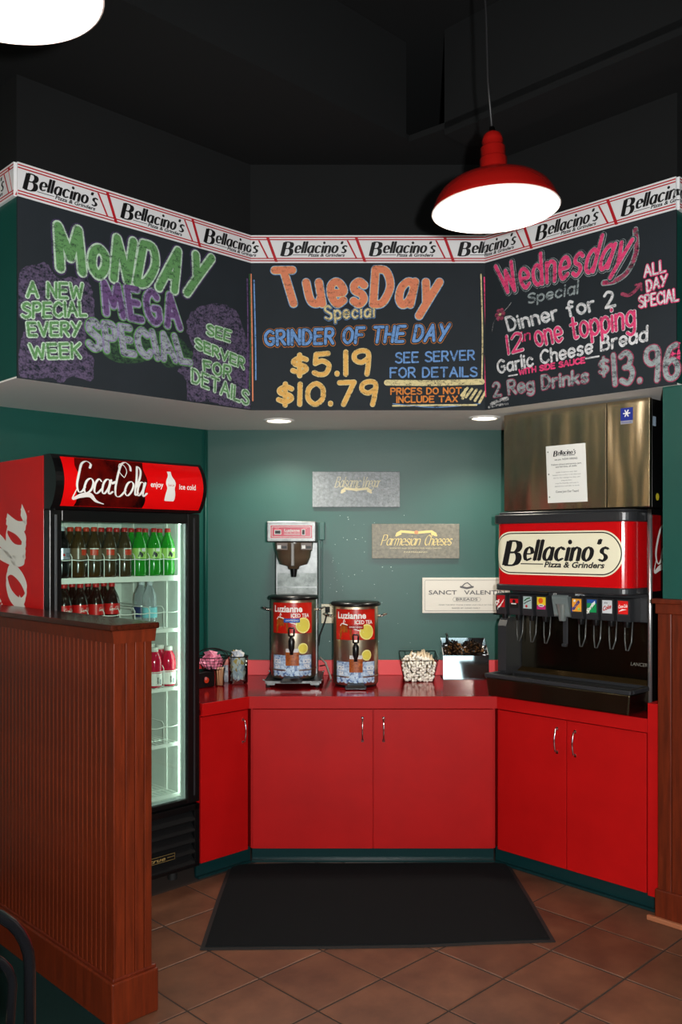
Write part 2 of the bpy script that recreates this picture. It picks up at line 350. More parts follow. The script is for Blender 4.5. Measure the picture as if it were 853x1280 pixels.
# ------------------------------------------------------------ floor
b = MB(); b.box(-3.6, 4.2, -4, 6, -.12, -.003, M('grey_brown_grout', (44, 33, 27), .9, bump=(120, .4, .002)))
floor = struct(b.obj('floor'))
m_tile = M('terracotta_tile', (108, 70, 50), .42, spec=.45, var=(6, (80, 50, 36)), bump=(30, .25, .0015), rand=.10)
tb = MB(); h = .1605
tb.hexa([(-h, -h, -.01), (h, -h, -.01), (h, h, -.01), (-h, h, -.01)], [(-h, -h, -.0015), (h, -h, -.0015), (h, h, -.0015), (-h, h, -.0015)], m_tile)
tb.hexa([(-h, -h, -.0015), (h, -h, -.0015), (h, h, -.0015), (-h, h, -.0015)], [(-h+.003, -h+.003, 0), (h-.003, -h+.003, 0), (h-.003, h-.003, 0), (-h+.003, h-.003, 0)], m_tile)
proto_tile = None
for i in range(-12, 14):
    for j in range(-9, 12):
        u = (i+.5)*.329; v = (j+.5)*.329
        x = .098+(u+v)/S2; y = 3.365+(v-u)/S2
        if y < 1.2 or x+y < 2.05 or x+y > 5.45 or y-x > 5.3 or y > 4.8 or x > 3.4: continue
        if x < -.2 and x+y < 2.6 and y-x > 4.4: continue
        if proto_tile is None: t = proto_tile = tb.obj('tile', floor)
        else: t = proto_tile.copy(); C.objects.link(t); t.parent = floor
        t.location = (x, y, random.uniform(-.0008, 0)); t.rotation_euler = (random.uniform(-.0015, .0015), random.uniform(-.0015, .0015), PI/4)
b = MB(); b.hexa([(-3.55, -3.9, 0), (4.1, -3.9, 0), (4.1, -1.93, 0), (-3.55, 5.72, 0)], [(-3.55, -3.9, .006), (4.1, -3.9, .006), (4.1, -1.93, .006), (-3.55, 5.72, .006)],
                 M('dark_green_carpet', (16, 40, 38), .95, spec=.1, bump=(500, .8, .004), var=(300, (10, 26, 25))))
b.obj('carpet', floor, label='dark green low pile carpet')

# ------------------------------------------------------------ walls
def wall(name, poly, z0, z1, mat): b = MB(); b.prism(poly, z0, z1, mat); return struct(b.obj(name))
wall('wall_back', [(-.896, 5.33), (1.042, 5.33), (1.10, 5.45), (-.96, 5.45)], 0, 4.1, m_green)
wall('wall_back_left', [(-.896, 5.33), (-.96, 5.45), (-3.6, 2.75), (-3.6, 2.626)], 0, 4.1, m_green)
wall('wall_back_right', [(1.042, 5.33), (1.10, 5.45), (2.075, 4.475), (1.99, 4.382)], 0, 4.1, m_green)
ws = wall('wall_side', [(1.361, 3.899), (1.917, 4.455), (3.0, 5.5), (4.1, 4.4), (4.1, 1.16)], 0, 2.357, m_green)
wall('wall_left', [(-3.6, -4), (-3.6, 2.7), (-3.7, 2.7), (-3.7, -4)], 0, 4.1, m_tan)
wall('wall_right', [(4.1, -4), (4.2, -4), (4.2, 6), (4.1, 6)], 0, 4.1, m_tan)
wall('wall_upper_right', [(1.99, 4.382), (2.05, 4.5), (4.1, 2.45), (4.1, 2.27)], 2.357, 4.1, m_black)
# entrance wall behind the camera with its glazed door
for nm, a in (('wall_front', (-3.7, -1.1, 0, 4.1)), ('wall_front.001', (2.1, 4.2, 0, 4.1)), ('wall_front.002', (-1.1, 2.1, 2.15, 4.1))):
    b = MB(); b.box(a[0], a[1], -4.1, -4, a[2], a[3], m_tan); struct(b.obj(nm))
door = MB()
for x0, x1, z0, z1 in ((-1.1, -1.03, 0, 2.15), (2.03, 2.1, 0, 2.15), (.46, .54, 0, 2.15), (-1.1, 2.1, 2.08, 2.15), (-1.1, 2.1, 0, .12)): door.box(x0, x1, -4.09, -4.03, z0, z1, m_blackp)
door = struct(door.obj('door_1')); b = MB(); b.box(-1.1, 2.1, -4.065, -4.06, .1, 2.1, glassy('clear_door_glass')); b.obj('glass_pane', door)

# ------------------------------------------------------------ soffit over the drinks station and the dark ceiling above
SOF = [(-1.982, 4.245), (-1.422, 3.685), (-.547, 4.56), (.672, 4.56), (1.400, 3.832), (1.95, 4.382), (1.97, 4.402), (1.042, 5.33), (-.896, 5.33)]
ceil = MB(); ceil.box(-3.7, 4.2, -4.1, 6, 4.1, 4.2, m_black); ceil = struct(ceil.obj('ceiling'))
b = MB(); b.prism(SOF, 2.357, 2.364, m_white); b.prism(SOF, 2.364, 3.117, m_green); b.prism(SOF, 3.117, 3.63, m_black); b.obj('soffit', ceil, label='boxed soffit with white underside')
b = MB(); b.prism([(-3.6, .43), (-.5, 3.53), (.245, 4.275), (.26, 4.30), (.42, 4.17), (2.6, 1.99), (4.1, .49), (4.1, 5.9), (-3.6, 5.9)], 3.63, 3.66, m_black)
b.hexa([(-3.6, .43, 3.66), (-.5, 3.53, 3.66), (-.52, 3.55, 3.66), (-3.6, .47, 3.66)], [(-3.6, .43, 4.1), (-.5, 3.53, 4.1), (-.52, 3.55, 4.1), (-3.6, .47, 4.1)], m_black)
b.hexa([(-.5, 3.53, 3.66), (.245, 4.275, 3.66), (.225, 4.295, 3.66), (-.52, 3.55, 3.66)], [(-.5, 3.53, 4.1), (.245, 4.275, 4.1), (.225, 4.295, 4.1), (-.52, 3.55, 4.1)], m_black)
b.obj('bulkhead', ceil)
b = MB(); b.hexa([(.42, 4.17, 3.60), (3.0, 1.59, 3.60), (3.1, 1.75, 3.60), (.56, 4.31, 3.60)], [(.42, 4.17, 4.1), (3.0, 1.59, 4.1), (3.1, 1.75, 4.1), (.56, 4.31, 4.1)], m_black); b.obj('duct_casing', ceil)
b = MB(); b.box(1.3, 1.36, 3.0, 3.02, 3.97, 4.1, m_black); b.tube([(1.02, 3.12, 4.09), (1.06, 3.12, 3.9), (1.12, 3.11, 3.80), (1.13, 3.1, 3.74)], .006, m_rub, 6); b.obj('ceiling_wire', ceil)

def downlight(x, y, label):
    t = thing('recessed_downlight', label, 'downlight', (x, y, 2.357), 0, 'recessed downlights in the soffit')
    b = MB(); b.lathe([(.088, 0), (.086, -.006), (.07, -.008), (.066, 0)], (0, 0, 0), m_wht, 28, cap=False); b.obj('trim_ring', t)
    b = MB(); b.lathe([(.066, -.003), (.0001, -.006)], (0, 0, 0), M('downlight_lens', (255, 247, 230), .5, emis=((255, 240, 215), 9)), 28, cap=False); b.obj('lens', t)
    lamp('downlight_beam', 'SPOT', (x, y, 2.33), 42, (1, .93, .8), .05, (0, 0, 0), 2.5)
downlight(-.43, 4.92, 'round recessed downlight in the white soffit below the Tuesday board')
downlight(.705, 4.82, 'round recessed downlight in the white soffit beside the steel ice maker')

# ------------------------------------------------------------ wainscot on the side wall, right of the soda dispenser
def on_side(s, d, z): return (1.361+s/S2-d/S2, 3.899-s/S2-d/S2, z)       # s along the wall, d out of it
def side_box(b, s0, s1, d0, d1, z0, z1, mat):
    p = [on_side(s0, d0, 0), on_side(s1, d0, 0), on_side(s1, d1, 0), on_side(s0, d1, 0)]
    b.prism([(q[0], q[1]) for q in p], z0, z1, mat)
b = MB(); side_box(b, 0, 2.2, .001, .012, 0, 1.38, m_wood2); wains = struct(b.obj('trim_1'))
b = MB(); side_box(b, -.012, .05, .012, .024, .13, 1.36, m_wood); b.obj('corner_stile', wains, bevel=.003)
for k in range(40):
    b = MB(); side_box(b, .053+.053*k, .053+.053*k+.049, .012, .019, .13, 1.36, m_wood); b.obj('plank', wains)
b = MB(); side_box(b, -.02, 2.2, .001, .034, 1.355, 1.41, m_wood); side_box(b, -.03, 2.2, .001, .05, 1.40, 1.422, m_wood); b.obj('cap_rail', wains, bevel=.004)
b = MB(); side_box(b, -.02, 2.2, .012, .036, 0, .14, m_wood); b.obj('base_board', wains, bevel=.004)
b = MB(); side_box(b, -.05, 2.2, .036, .056, 0, .022, M('pale_shoe_moulding', (150, 92, 62), .5)); b.obj('shoe_moulding', wains, bevel=.004)

# ------------------------------------------------------------ beadboard half wall on the left
# near corner of the base at (-.822, 3.003); local x runs back along the long face (-1,+1), local y into the wall (+1,+1)
pony = thing('half_wall', 'cherry-stained beadboard half wall with flat cap, in front of the drinks fridge', 'half wall', (-.832, 3.003, 0), 3*PI/4)
# with this rotation local +x is (-1,+1)/sqrt2 and local +y is (-1,-1)/sqrt2, so the wall body lies at negative y
b = MB(); b.box(.014, 2.45, -.156, -.014, .1, 1.36, m_wood2); b.obj('wall_core', pony)
b = MB(); b.box(0, 2.45, -.184, 0, 0, .155, m_wood); b.obj('base_board', pony, bevel=.006)
b = MB(); b.box(.006, 2.45, -.178, -.006, .155, .168, m_wood2); b.obj('base_cap', pony, bevel=.004)
pb = MB(); pb.hexa([(0, 0, .168), (.0265, 0, .168), (.0265, .006, .168), (0, .006, .168)], [(0, 0, 1.33), (.0265, 0, 1.33), (.0265, .006, 1.33), (0, .006, 1.33)], m_wood)
pb.box(.0275, .0305, .0, .0045, .168, 1.33, M('pale_bead_edge', (146, 66, 32), .5)); first = None  # thin bead strip in a lighter brown than the planks
for k in range(72):
    if first is None: o = first = pb.obj('plank', pony, bevel=.0012, seg=1)
    else: o = first.copy(); C.objects.link(o); o.parent = pony
    o.location = (.030+.0325*k, -.0145, 0)
for y0, y1 in ((-.052, -.012), (-.089, -.055), (-.126, -.092), (-.158, -.129)):
    b = MB(); b.box(.004, .014, y0, y1, .168, 1.33, m_wood); b.obj('plank', pony, bevel=.002)
b = MB(); b.box(.0, .028, -.014, -.006, .168, 1.33, m_wood); b.obj('corner_bead', pony, bevel=.002)
b = MB(); b.yzprism([(-.166, 1.318), (-.006, 1.318), (-.004, 1.33), (.002, 1.36), (.002, 1.362), (-.172, 1.362), (-.172, 1.36), (-.168, 1.33)], -.004, 2.45, m_wood); b.obj('cap_moulding', pony, bevel=.003)
b = MB(); b.box(-.014, 2.45, -.180, .012, 1.362, 1.384, M('cherry_cap_wood', (66, 24, 11), .2, spec=.6, var=(9, (46, 16, 8)), stretch=(.5, 6, 6))); b.obj('cap', pony, bevel=.006, seg=3)
WORDS = [
('L', 'MoNDAY', ((0.1521, 3.0414), (0.9981, 3.0928), (0.1794, 2.8509), (0.8978, 2.8751)), 'monday'),
('L', 'MEGA', ((0.3786, 2.8413), (0.782, 2.8577), (0.4009, 2.6998), (0.8075, 2.7003)), 'mega'),
('L', 'SPECIAL', ((0.313, 2.6568), (0.8161, 2.664), (0.3202, 2.5314), (0.8628, 2.543)), 'special1'),
('L', 'A NEW', ((0.0391, 2.7652), (0.2944, 2.8127), (0.0391, 2.7019), (0.2944, 2.7437)), 'gsmall'),
('L', 'SPECIAL', ((0.0197, 2.6728), (0.3087, 2.7359), (0.0171, 2.6093), (0.313, 2.6728)), 'gsmall'),
('L', 'EVERY', ((0.0391, 2.5943), (0.2844, 2.641), (0.0456, 2.5385), (0.2801, 2.578)), 'gsmall'),
('L', 'WEEK', ((0.0483, 2.5047), (0.2844, 2.5482), (0.0587, 2.4454), (0.2844, 2.482)), 'gsmall'),
('L', 'SEE', ((0.9565, 2.7515), (1.1093, 2.7437), (0.9565, 2.6995), (1.098, 2.6855)), 'gsmall'),
('L', 'SERVER', ((0.8855, 2.6727), (1.1934, 2.6162), (0.8908, 2.6221), (1.1857, 2.561)), 'gsmall'),
('L', 'FOR', ((0.9333, 2.5696), (1.1093, 2.5654), (0.9386, 2.5185), (1.0999, 2.4956)), 'gsmall'),
('L', 'DETAILS', ((0.868, 2.5203), (1.2206, 2.4497), (0.868, 2.4529), (1.2128, 2.379)), 'gsmall2'),
('C', 'TuesDay', ((0.1138, 3.0863), (1.0157, 3.0956), (0.1791, 2.8997), (0.9488, 2.8903)), 'tuesday'),
('C', 'Special', ((0.3813, 2.895), (0.6456, 2.8997), (0.3891, 2.8219), (0.6425, 2.8375)), 'special2'),
('C', 'GRINDER OF THE DAY', ((0.0734, 2.766), (1.0375, 2.8017), (0.0781, 2.6882), (1.0157, 2.7131)), 'grinder'),
('C', '$5.19', ((0.2134, 2.6384), (0.6176, 2.6727), (0.2134, 2.5327), (0.6176, 2.5374)), 'price'),
('C', '$10.79', ((0.1403, 2.4907), (0.6581, 2.5109), (0.1403, 2.3819), (0.6456, 2.3803)), 'price'),
('C', 'SEE SERVER', ((0.7514, 2.654), (1.1619, 2.6664), (0.7514, 2.598), (1.1619, 2.6167)), 'bthin'),
('C', 'FOR DETAILS', ((0.7234, 2.5762), (1.1743, 2.5794), (0.7234, 2.5234), (1.1743, 2.5296)), 'bthin'),
('C', 'PRICES DO NOT', ((0.7265, 2.4705), (1.0935, 2.4736), (0.7265, 2.4363), (1.0935, 2.441)), 'othin'),
('C', 'INCLUDE TAX', ((0.7576, 2.4285), (1.0732, 2.4301), (0.7576, 2.3943), (1.0732, 2.399)), 'othin'),
('R', 'Wednesday', ((0.0694, 3.0864), (0.8656, 3.0956), (0.1305, 2.9312), (0.7816, 2.9285)), 'wed'),
('R', 'Special', ((0.2666, 2.9036), (0.5538, 2.9121), (0.2666, 2.8546), (0.5472, 2.8468)), 'wthin'),
('R', 'Dinner for 2', ((0.1305, 2.8122), (0.7326, 2.8263), (0.1531, 2.7382), (0.7449, 2.7514)), 'wmed'),
('R', '12', ((0.1335, 2.7178), (0.2375, 2.7248), (0.1486, 2.6215), (0.2419, 2.6293)), 'pmed'),
('R', 'in', ((0.2273, 2.7266), (0.2825, 2.7293), (0.2346, 2.6724), (0.2825, 2.6743)), 'pthin'),
('R', 'one topping', ((0.2926, 2.7458), (0.8395, 2.7543), (0.3183, 2.6343), (0.8418, 2.6371)), 'pmed'),
('R', 'Garlic Cheese Bread', ((0.0771, 2.601), (0.9008, 2.6356), (0.0878, 2.5325), (0.8984, 2.5667)), 'wmed2'),
('R', 'WITH SIDE SAUCE', ((0.2126, 2.5375), (0.5866, 2.5425), (0.2155, 2.5087), (0.5866, 2.5146)), 'pthin'),
('R', '2 Reg Drinks', ((0.0508, 2.4907), (0.6034, 2.4844), (0.0617, 2.4172), (0.6034, 2.4218)), 'wpink'),
('R', '$', ((0.6548, 2.523), (0.7077, 2.5264), (0.6598, 2.4396), (0.7077, 2.4422)), 'wpink'),
('R', '13.96', ((0.7226, 2.5332), (1.0428, 2.5429), (0.7326, 2.39), (1.0428, 2.3768)), 'price3'),
('R', '+', ((1.0015, 2.5065), (1.0284, 2.5055), (1.0015, 2.4741), (1.0284, 2.4754)), 'pthin'),
('R', 'T', ((1.035, 2.5334), (1.0483, 2.5345), (1.035, 2.512), (1.0483, 2.5131)), 'pthin'),
('R', 'A', ((1.035, 2.5044), (1.0483, 2.5056), (1.035, 2.4851), (1.0483, 2.4863)), 'pthin'),
('R', 'X', ((1.035, 2.4776), (1.0483, 2.4788), (1.035, 2.4615), (1.0483, 2.4627)), 'pthin'),
('R', 'ALL', ((0.8797, 2.9042), (0.9812, 2.9107), (0.8832, 2.8527), (0.9835, 2.856)), 'wpink2'),
('R', 'DAY', ((0.8914, 2.8355), (0.9903, 2.8437), (0.8961, 2.7839), (0.9869, 2.7979)), 'wpink2'),
('R', 'SPECIAL', ((0.8561, 2.7732), (1.0395, 2.7718), (0.8585, 2.7206), (1.0428, 2.7175)), 'wpink2'),
]
BLOB_A = [(0.0068, 2.7961), (0.0587, 2.8393), (0.1251, 2.8645), (0.1726, 2.813), (0.2489, 2.8321), (0.3202, 2.8315), (0.342, 2.7692), (0.3522, 2.6639), (0.3202, 2.6181), (0.313, 2.5236), (0.3493, 2.4891), (0.3347, 2.3866), (0.2489, 2.4016), (0.1932, 2.364), (0.1251, 2.3782), (0.0587, 2.3501), (0.0042, 2.3743), (0.0094, 2.5009), (0.03, 2.5801), (0.0004, 2.6502)]
BLOB_B = [(0.8558, 2.7775), (0.9476, 2.8435), (1.0662, 2.8695), (1.1511, 2.8399), (1.1799, 2.7682), (1.2245, 2.6829), (1.2324, 2.5444), (1.2441, 2.3748), (1.1702, 2.3542), (1.0569, 2.3614), (0.9655, 2.3659), (0.8506, 2.3599), (0.8385, 2.4606), (0.7905, 2.4976), (0.868, 2.5672), (0.8767, 2.6272), (0.8419, 2.6946)]
BLOB_C = [(0.3639, 2.6257), (0.4534, 2.6687), (0.5931, 2.6518), (0.7399, 2.6771), (0.8333, 2.6348), (0.8767, 2.5685), (0.7399, 2.5049), (0.6737, 2.5379), (0.5615, 2.5002), (0.4534, 2.4911), (0.3786, 2.534)]
LINES_L = [(((1.2089, 3.0287), (1.2128, 2.6965), (1.1992, 2.3697)), 'purple', 0.004), (((1.2245, 3.0554), (1.2324, 2.7619), (1.2245, 2.4657)), 'green', 0.004), (((1.2245, 3.0554), (1.2324, 2.7619), (1.2245, 2.4657)), 'green', 0.004)]
LINES_C = [(((0.005, 3.0583), (0.0112, 2.7006), (0.0143, 2.4052)), 'salmon', 0.0035), (((0.0205, 3.0272), (0.0283, 2.7006), (0.0299, 2.5141)), 'blue', 0.0035), (((-0.0168, 3.0614), (-0.0137, 2.7006), (-0.0168, 2.3617)), 'green', 0.0035), (((1.1945, 3.0583), (1.2023, 2.7628), (1.1992, 2.5141)), 'cream', 0.0035), (((1.2116, 3.0427), (1.221, 2.7006), (1.2178, 2.4596)), 'pink', 0.0035), (((0.7078, 2.4985), (0.9566, 2.4969), (1.1992, 2.5032)), 'cream', 0.015), (((0.7389, 2.3788), (0.9566, 2.3819), (1.1712, 2.3834)), 'cream', 0.0045), (((0.7389, 2.3897), (0.9566, 2.371), (1.1899, 2.3897)), 'blue', 0.002), (((1.0997, 2.4176), (1.1152, 2.4627)), 'cream', 0.0075), (((1.0935, 2.4332), (1.1245, 2.4705)), 'cream', 0.0065), (((1.1168, 2.4239), (1.1479, 2.4658)), 'cream', 0.0065), (((1.1401, 2.4145), (1.1712, 2.4612)), 'cream', 0.0065), (((1.1634, 2.4052), (1.1945, 2.4565)), 'cream', 0.0065), (((1.1867, 2.3959), (1.2178, 2.4519)), 'cream', 0.0065)]
LINES_R = [(((0.8395, 3.0767), (0.8442, 2.9811), (0.8059, 2.9007), (0.7449, 2.869), (0.6826, 2.8708)), 'grey', 0.0145), (((0.8395, 3.0767), (0.8442, 2.9811), (0.8059, 2.9007), (0.7449, 2.869), (0.6826, 2.8708)), 'pink', 0.0105), (((-0.0276, 3.0466), (-0.0181, 2.7626), (-0.0086, 2.5305)), 'cream', 0.0035), (((-0.0165, 3.0955), (-0.0055, 2.7604), (0.0103, 2.4259)), 'pink', 0.0035), (((0.1531, 2.5123), (0.2052, 2.5126)), 'white', 0.0035), (((0.5905, 2.535), (0.6573, 2.5352)), 'white', 0.004), (((0.7756, 2.8006), (0.8059, 2.7888), (0.8359, 2.7995), (0.8656, 2.8266)), 'pinkdark', 0.008), (((0.8656, 2.8266), (0.8395, 2.8288)), 'pinkdark', 0.005), (((0.8656, 2.8266), (0.8703, 2.798)), 'pinkdark', 0.005), (((0.0508, 2.7571), (0.0617, 2.7995), (0.1001, 2.8304), (0.1456, 2.8594), (0.1681, 2.88)), 'wfaint', 0.002), (((0.0462, 2.3835), (0.1001, 2.3962), (0.1456, 2.3996)), 'wfaint', 0.01), (((0.0306, 2.3687), (0.0848, 2.3728), (0.1456, 2.3721)), 'wfaint', 0.006)]
FLOWER = [(0.1001, 2.8329)]
# ------------------------------------------------------------ three chalkboards and the printed border above them
CH = {'slate': M('chalkboard_slate', (35, 41, 47), .75, spec=.3, var=(3, (31, 37, 42)), bump=(200, .05, .0005)),
 'green': chalk('green_chalk', (98, 146, 92), .38), 'greenpale': chalk('pale_green_chalk', (184, 208, 186), .40), 'purple': chalk('purple_chalk', (104, 78, 122), .40), 'haze': chalk('rubbed_purple_chalk', (92, 80, 106), .455, scale=120),
 'lav': chalk('lavender_chalk', (150, 140, 175), .42), 'halo': chalk('faint_purple_chalk', (80, 66, 100), .42), 'white': chalk('white_chalk', (215, 215, 218), .40), 'grey': chalk('grey_chalk', (150, 160, 162), .42),
 'blue': chalk('blue_chalk', (110, 150, 205), .38), 'salmon': chalk('salmon_chalk', (214, 130, 98), .34), 'orange': chalk('orange_chalk', (214, 132, 64), .38), 'tan': chalk('tan_chalk', (222, 172, 96), .34),
 'cream': chalk('cream_chalk', (215, 200, 150), .40), 'pink': chalk('pink_chalk', (222, 70, 118), .38), 'pinkdark': chalk('dull_pink_chalk', (160, 70, 95), .42), 'wfaint': chalk('thin_white_chalk', (190,190,190), .5), 'ghost': chalk('faint_white_chalk', (95, 110, 110), .46)}
exec_styles = {   # half widths in metres, bottom layer first
 'monday': [(.033, 'halo'), (.0265, 'greenpale'), (.0185, 'green')], 'mega': [(.0245, 'green'), (.020, 'lav'), (.013, 'purple')],
 'special1': [(.021, 'green'), (.016, 'lav'), (.009, 'grey')], 'gsmall': [(.0108, 'greenpale'), (.0055, 'green')], 'gsmall2': [(.0108, 'greenpale'), (.0045, 'green')],
 'tuesday': [(.0245, 'blue'), (.0215, 'cream'), (.0185, 'salmon')], 'special2': [(.0100, 'blue'), (.0080, 'slate'), (.0055, 'cream')],
 'grinder': [(.0150, 'orange'), (.0128, 'slate'), (.0075, 'blue')], 'price': [(.0140, 'cream'), (.0105, 'tan')], 'bthin': [(.0045, 'blue')], 'othin': [(.0036, 'orange')],
 'wed': [(.0195, 'grey'), (.0172, 'slate'), (.0128, 'grey'), (.0095, 'pink')], 'wthin': [(.005, 'grey')], 'wmed': [(.009, 'ghost'), (.0066, 'white')], 'wmed2': [(.0062, 'white')],
 'pmed': [(.0098, 'white'), (.0072, 'pink')], 'pthin': [(.0042, 'pink')], 'wpink': [(.0108, 'pinkdark'), (.0068, 'grey')], 'wpink2': [(.0078, 'pink'), (.004, 'white')], 'price3': [(.0160, 'pinkdark'), (.0112, 'grey')]}
boards = {}
for key, name_loc, rz, Wd, lab in (('L', (-1.422, 3.685, 2.357), PI/4, 1.238, 'black chalkboard with green bubble lettering Monday Mega Special'),
                                   ('C', (-.547, 4.56, 2.357), 0, 1.219, 'black chalkboard lettered Tuesday Special with the two grinder prices'),
                                   ('R', (.672, 4.56, 2.357), -PI/4, 1.030, 'black chalkboard with pink lettering Wednesday Special, Dinner for 2')):
    t = thing('chalkboard', lab, 'chalkboard', name_loc, rz, 'daily special chalkboards on the soffit')
    b = MB(); b.box(.0, Wd, -.010, -.001, 0, .76, CH['slate']); b.obj('board_panel', t)
    boards[key] = (t, plane_fn(0, -.010, -2.357))
def lines_on(b, fn, items, h=.0010):
    for pts, mat, hw in items:
        pts = catmull(list(pts), 8); b.ribbon(pts, hw, fn, h, CH[mat])
for key, blobs, lines in (('L', [(BLOB_A, 'haze', .0005), (BLOB_B, 'haze', .0005)], LINES_L), ('C', [], LINES_C), ('R', [], LINES_R)):
    t, fn = boards[key]
    for poly, mat, h in blobs:
        b = MB(); P = catmull(poly+[poly[0]], 5)[:-1]
        P = [(p[0]+random.uniform(-.006, .006), p[1]+random.uniform(-.006, .006)) for p in P]; P = [(min(max(p[0], .004), 1.232), max(p[1], 2.361)) for p in P]
        b.fan(P, fn, h, CH[mat]); b.obj('chalk_smudge', t, label='rubbed purple chalk cloud')
    if key == 'L':
        b = MB(); P = catmull(BLOB_C+[BLOB_C[0]], 5)[:-1]; b.fan(P, fn, .0004, chalk('rubbed_green_chalk', (58, 86, 60), .47)); b.obj('chalk_smudge', t, label='rubbed green chalk shading behind SPECIAL')
    for ln in lines: b = MB(); lines_on(b, fn, [ln]); b.obj('chalk_rule', t)
b = MB(); t, fn = boards['R']; fx, fz = FLOWER[0]
for k in range(6): b.disc(fx+.020*math.cos(k*PI/3), fz+.022*math.sin(k*PI/3), .012, fn, .0012, CH['pinkdark'], 10)
b.disc(fx, fz, .008, fn, .0018, CH['cream'], 10); b.obj('chalk_flower', t)
for key, text, q, sty in WORDS:
    t, fn = boards[key]
    for wi in range(text.count(' ')+1):
      b = MB(); write(b, text, q, [(hw, CH[c]) for hw, c in exec_styles[sty]], fn, only=wi, gap={'monday': 3.2, 'mega': 3.4, 'tuesday': 3.4, 'special1': 3, 'wed': 2.6, 'price': 2.6, 'price3': 2.8, 'grinder': 2.4, 'special2': 2.8}.get(sty, 2.0))
      b.obj('chalk_lettering', t)

PATH = [(-1.982, 4.245), (-1.422, 3.685), (-.547, 4.56), (.672, 4.56), (1.400, 3.832), (1.95, 4.382)]
SEG = [(Vector(PATH[i]), (Vector(PATH[i+1])-Vector(PATH[i])).normalized(), (Vector(PATH[i+1])-Vector(PATH[i])).length) for i in range(5)]
S0 = -SEG[0][2]
def on_border(u, v, h):
    """u along the folded soffit (0 at its near left corner), v height, h out from it"""
    s = u-S0
    for i, (p, d, l) in enumerate(SEG):
        if s <= l or i == 4:
            q = p+d*s; n = Vector((d.y, -d.x)); return (q.x+n.x*(h+.012), q.y+n.y*(h+.012), v)
        s -= l
cuts = [S0, 0, 1.2376, 2.4566, 3.486, 3.486+.776]
def border_patch(b, u0, u1, v0, v1, h, mat):
    us = [u0]+[c for c in cuts if u0+1e-4 < c < u1-1e-4]+[u1]
    for a, c in zip(us[:-1], us[1:]):
        e = 2e-4; b.add([on_border(a+e, v0, h), on_border(c-e, v0, h), on_border(c-e, v1, h), on_border(a+e, v1, h)], [(0, 1, 2, 3)], mat)
strip = MB(); z0, z1 = 3.117, 3.26
for (p, d, l) in SEG:
    n = Vector((d.y, -d.x)); a = p; c = p+d*l
    strip.hexa([(a.x, a.y, z0), (c.x, c.y, z0), (c.x+n.x*.012, c.y+n.y*.012, z0), (a.x+n.x*.012, a.y+n.y*.012, z0)], [(a.x, a.y, z1), (c.x, c.y, z1), (c.x+n.x*.012, c.y+n.y*.012, z1), (a.x+n.x*.012, a.y+n.y*.012, z1)], M('white_border_paper', (222, 222, 224), .45))
m_bred = M('border_red', (176, 20, 34), .5)
strip = strip.obj('border_strip'); tag(strip, 'white and red printed border strip running above the chalkboards', 'border')
b = MB(); xs = [1.350+.458*k for k in range(-5, 8)]
for v in (3.128, 3.140, 3.237, 3.249): border_patch(b, S0, cuts[-1], v-.0028, v+.0028, .0008, m_bred)
b.obj('red_stripe', strip)
for x in xs:
    slash = MB()
    # slanted double slash: breaks the inner lines
    for dx, w_ in ((-.045, .0045), (0.0, .0075)):
        pts = [(x+dx-.022, 3.249 if dx == 0 else 3.233), (x+dx+.024, 3.122 if dx == 0 else 3.142)]
        (u0, v0), (u1, v1) = pts
        if u0 < S0 or u1 > cuts[-1]: continue
        slash.add([on_border(u0-w_, v0, .0016), on_border(u1-w_, v1, .0016), on_border(u1+w_, v1, .0016), on_border(u0+w_, v0, .0016)], [(0, 1, 2, 3)], m_bred)
    if slash.v: slash.obj('red_slash', strip)
    if x+.40 < cuts[-1] and x > S0: cell = MB(); logo(cell, x+.050, 3.149, .345, on_border, .0014, m_ink); cell.obj('printed_lettering', strip)
# ------------------------------------------------------------ glass-door drinks fridge
F = thing('drinks_fridge', 'tall black glass-door drinks fridge with red lit header and red side', 'fridge', (-1.322, 3.796, 0), PI/4)
m_fblk = M('fridge_black', (9, 9, 10), .28, bump=(400, .08, .0003)); m_fred = M('fridge_red', (196, 12, 14), .42, bump=(60, .08, .0005), var=(3, (186, 10, 12)))
m_liner = M('white_fridge_liner', (214, 222, 214), .45, bump=(30, .1, .001)); m_wire = M('white_coated_wire', (228, 232, 224), .35)
b = MB(); b.box(0, .05, .06, .74, .10, 2.045, m_fblk); b.box(.729, .779, .06, .74, .10, 2.045, m_fblk); b.box(.05, .729, .70, .74, .10, 2.045, m_fblk)
b.box(.05, .729, .06, .70, 1.80, 2.045, m_fblk); b.box(.05, .729, .06, .70, .10, .40, m_fblk); b.obj('cabinet', F, bevel=.003)
b = MB()
for x in (.05, .70):
    for y in (.12, .66): b.lathe([(.024, 0), (.024, .1)], (x, y, 0), m_rub, 14)
b.obj('caster', F)
b = MB(); b.box(.05, .054, .062, .66, .40, 1.80, m_liner); b.box(.725, .729, .062, .66, .40, 1.80, m_liner); b.box(.05, .729, .655, .66, .40, 1.80, m_liner)
b.box(.05, .729, .062, .66, 1.795, 1.80, m_liner); b.box(.05, .729, .062, .66, .40, .41, m_liner); liner = b.obj('liner', F)
for x, y in ((.058, .20), (.058, .52), (.717, .20), (.717, .52), (.2, .648), (.39, .648), (.58, .648)):
    b = MB(); b.box(x, x+.006 if y < .6 else x+.022, y, y+.022 if y < .6 else y+.006, .42, 1.78, m_wire); b.obj('shelf_standard', liner)
b = MB(); b.box(-.003, -.0005, .055, .74, .09, 2.048, m_fred); side = b.obj('side_panel', F, label='red side panel with large white script')
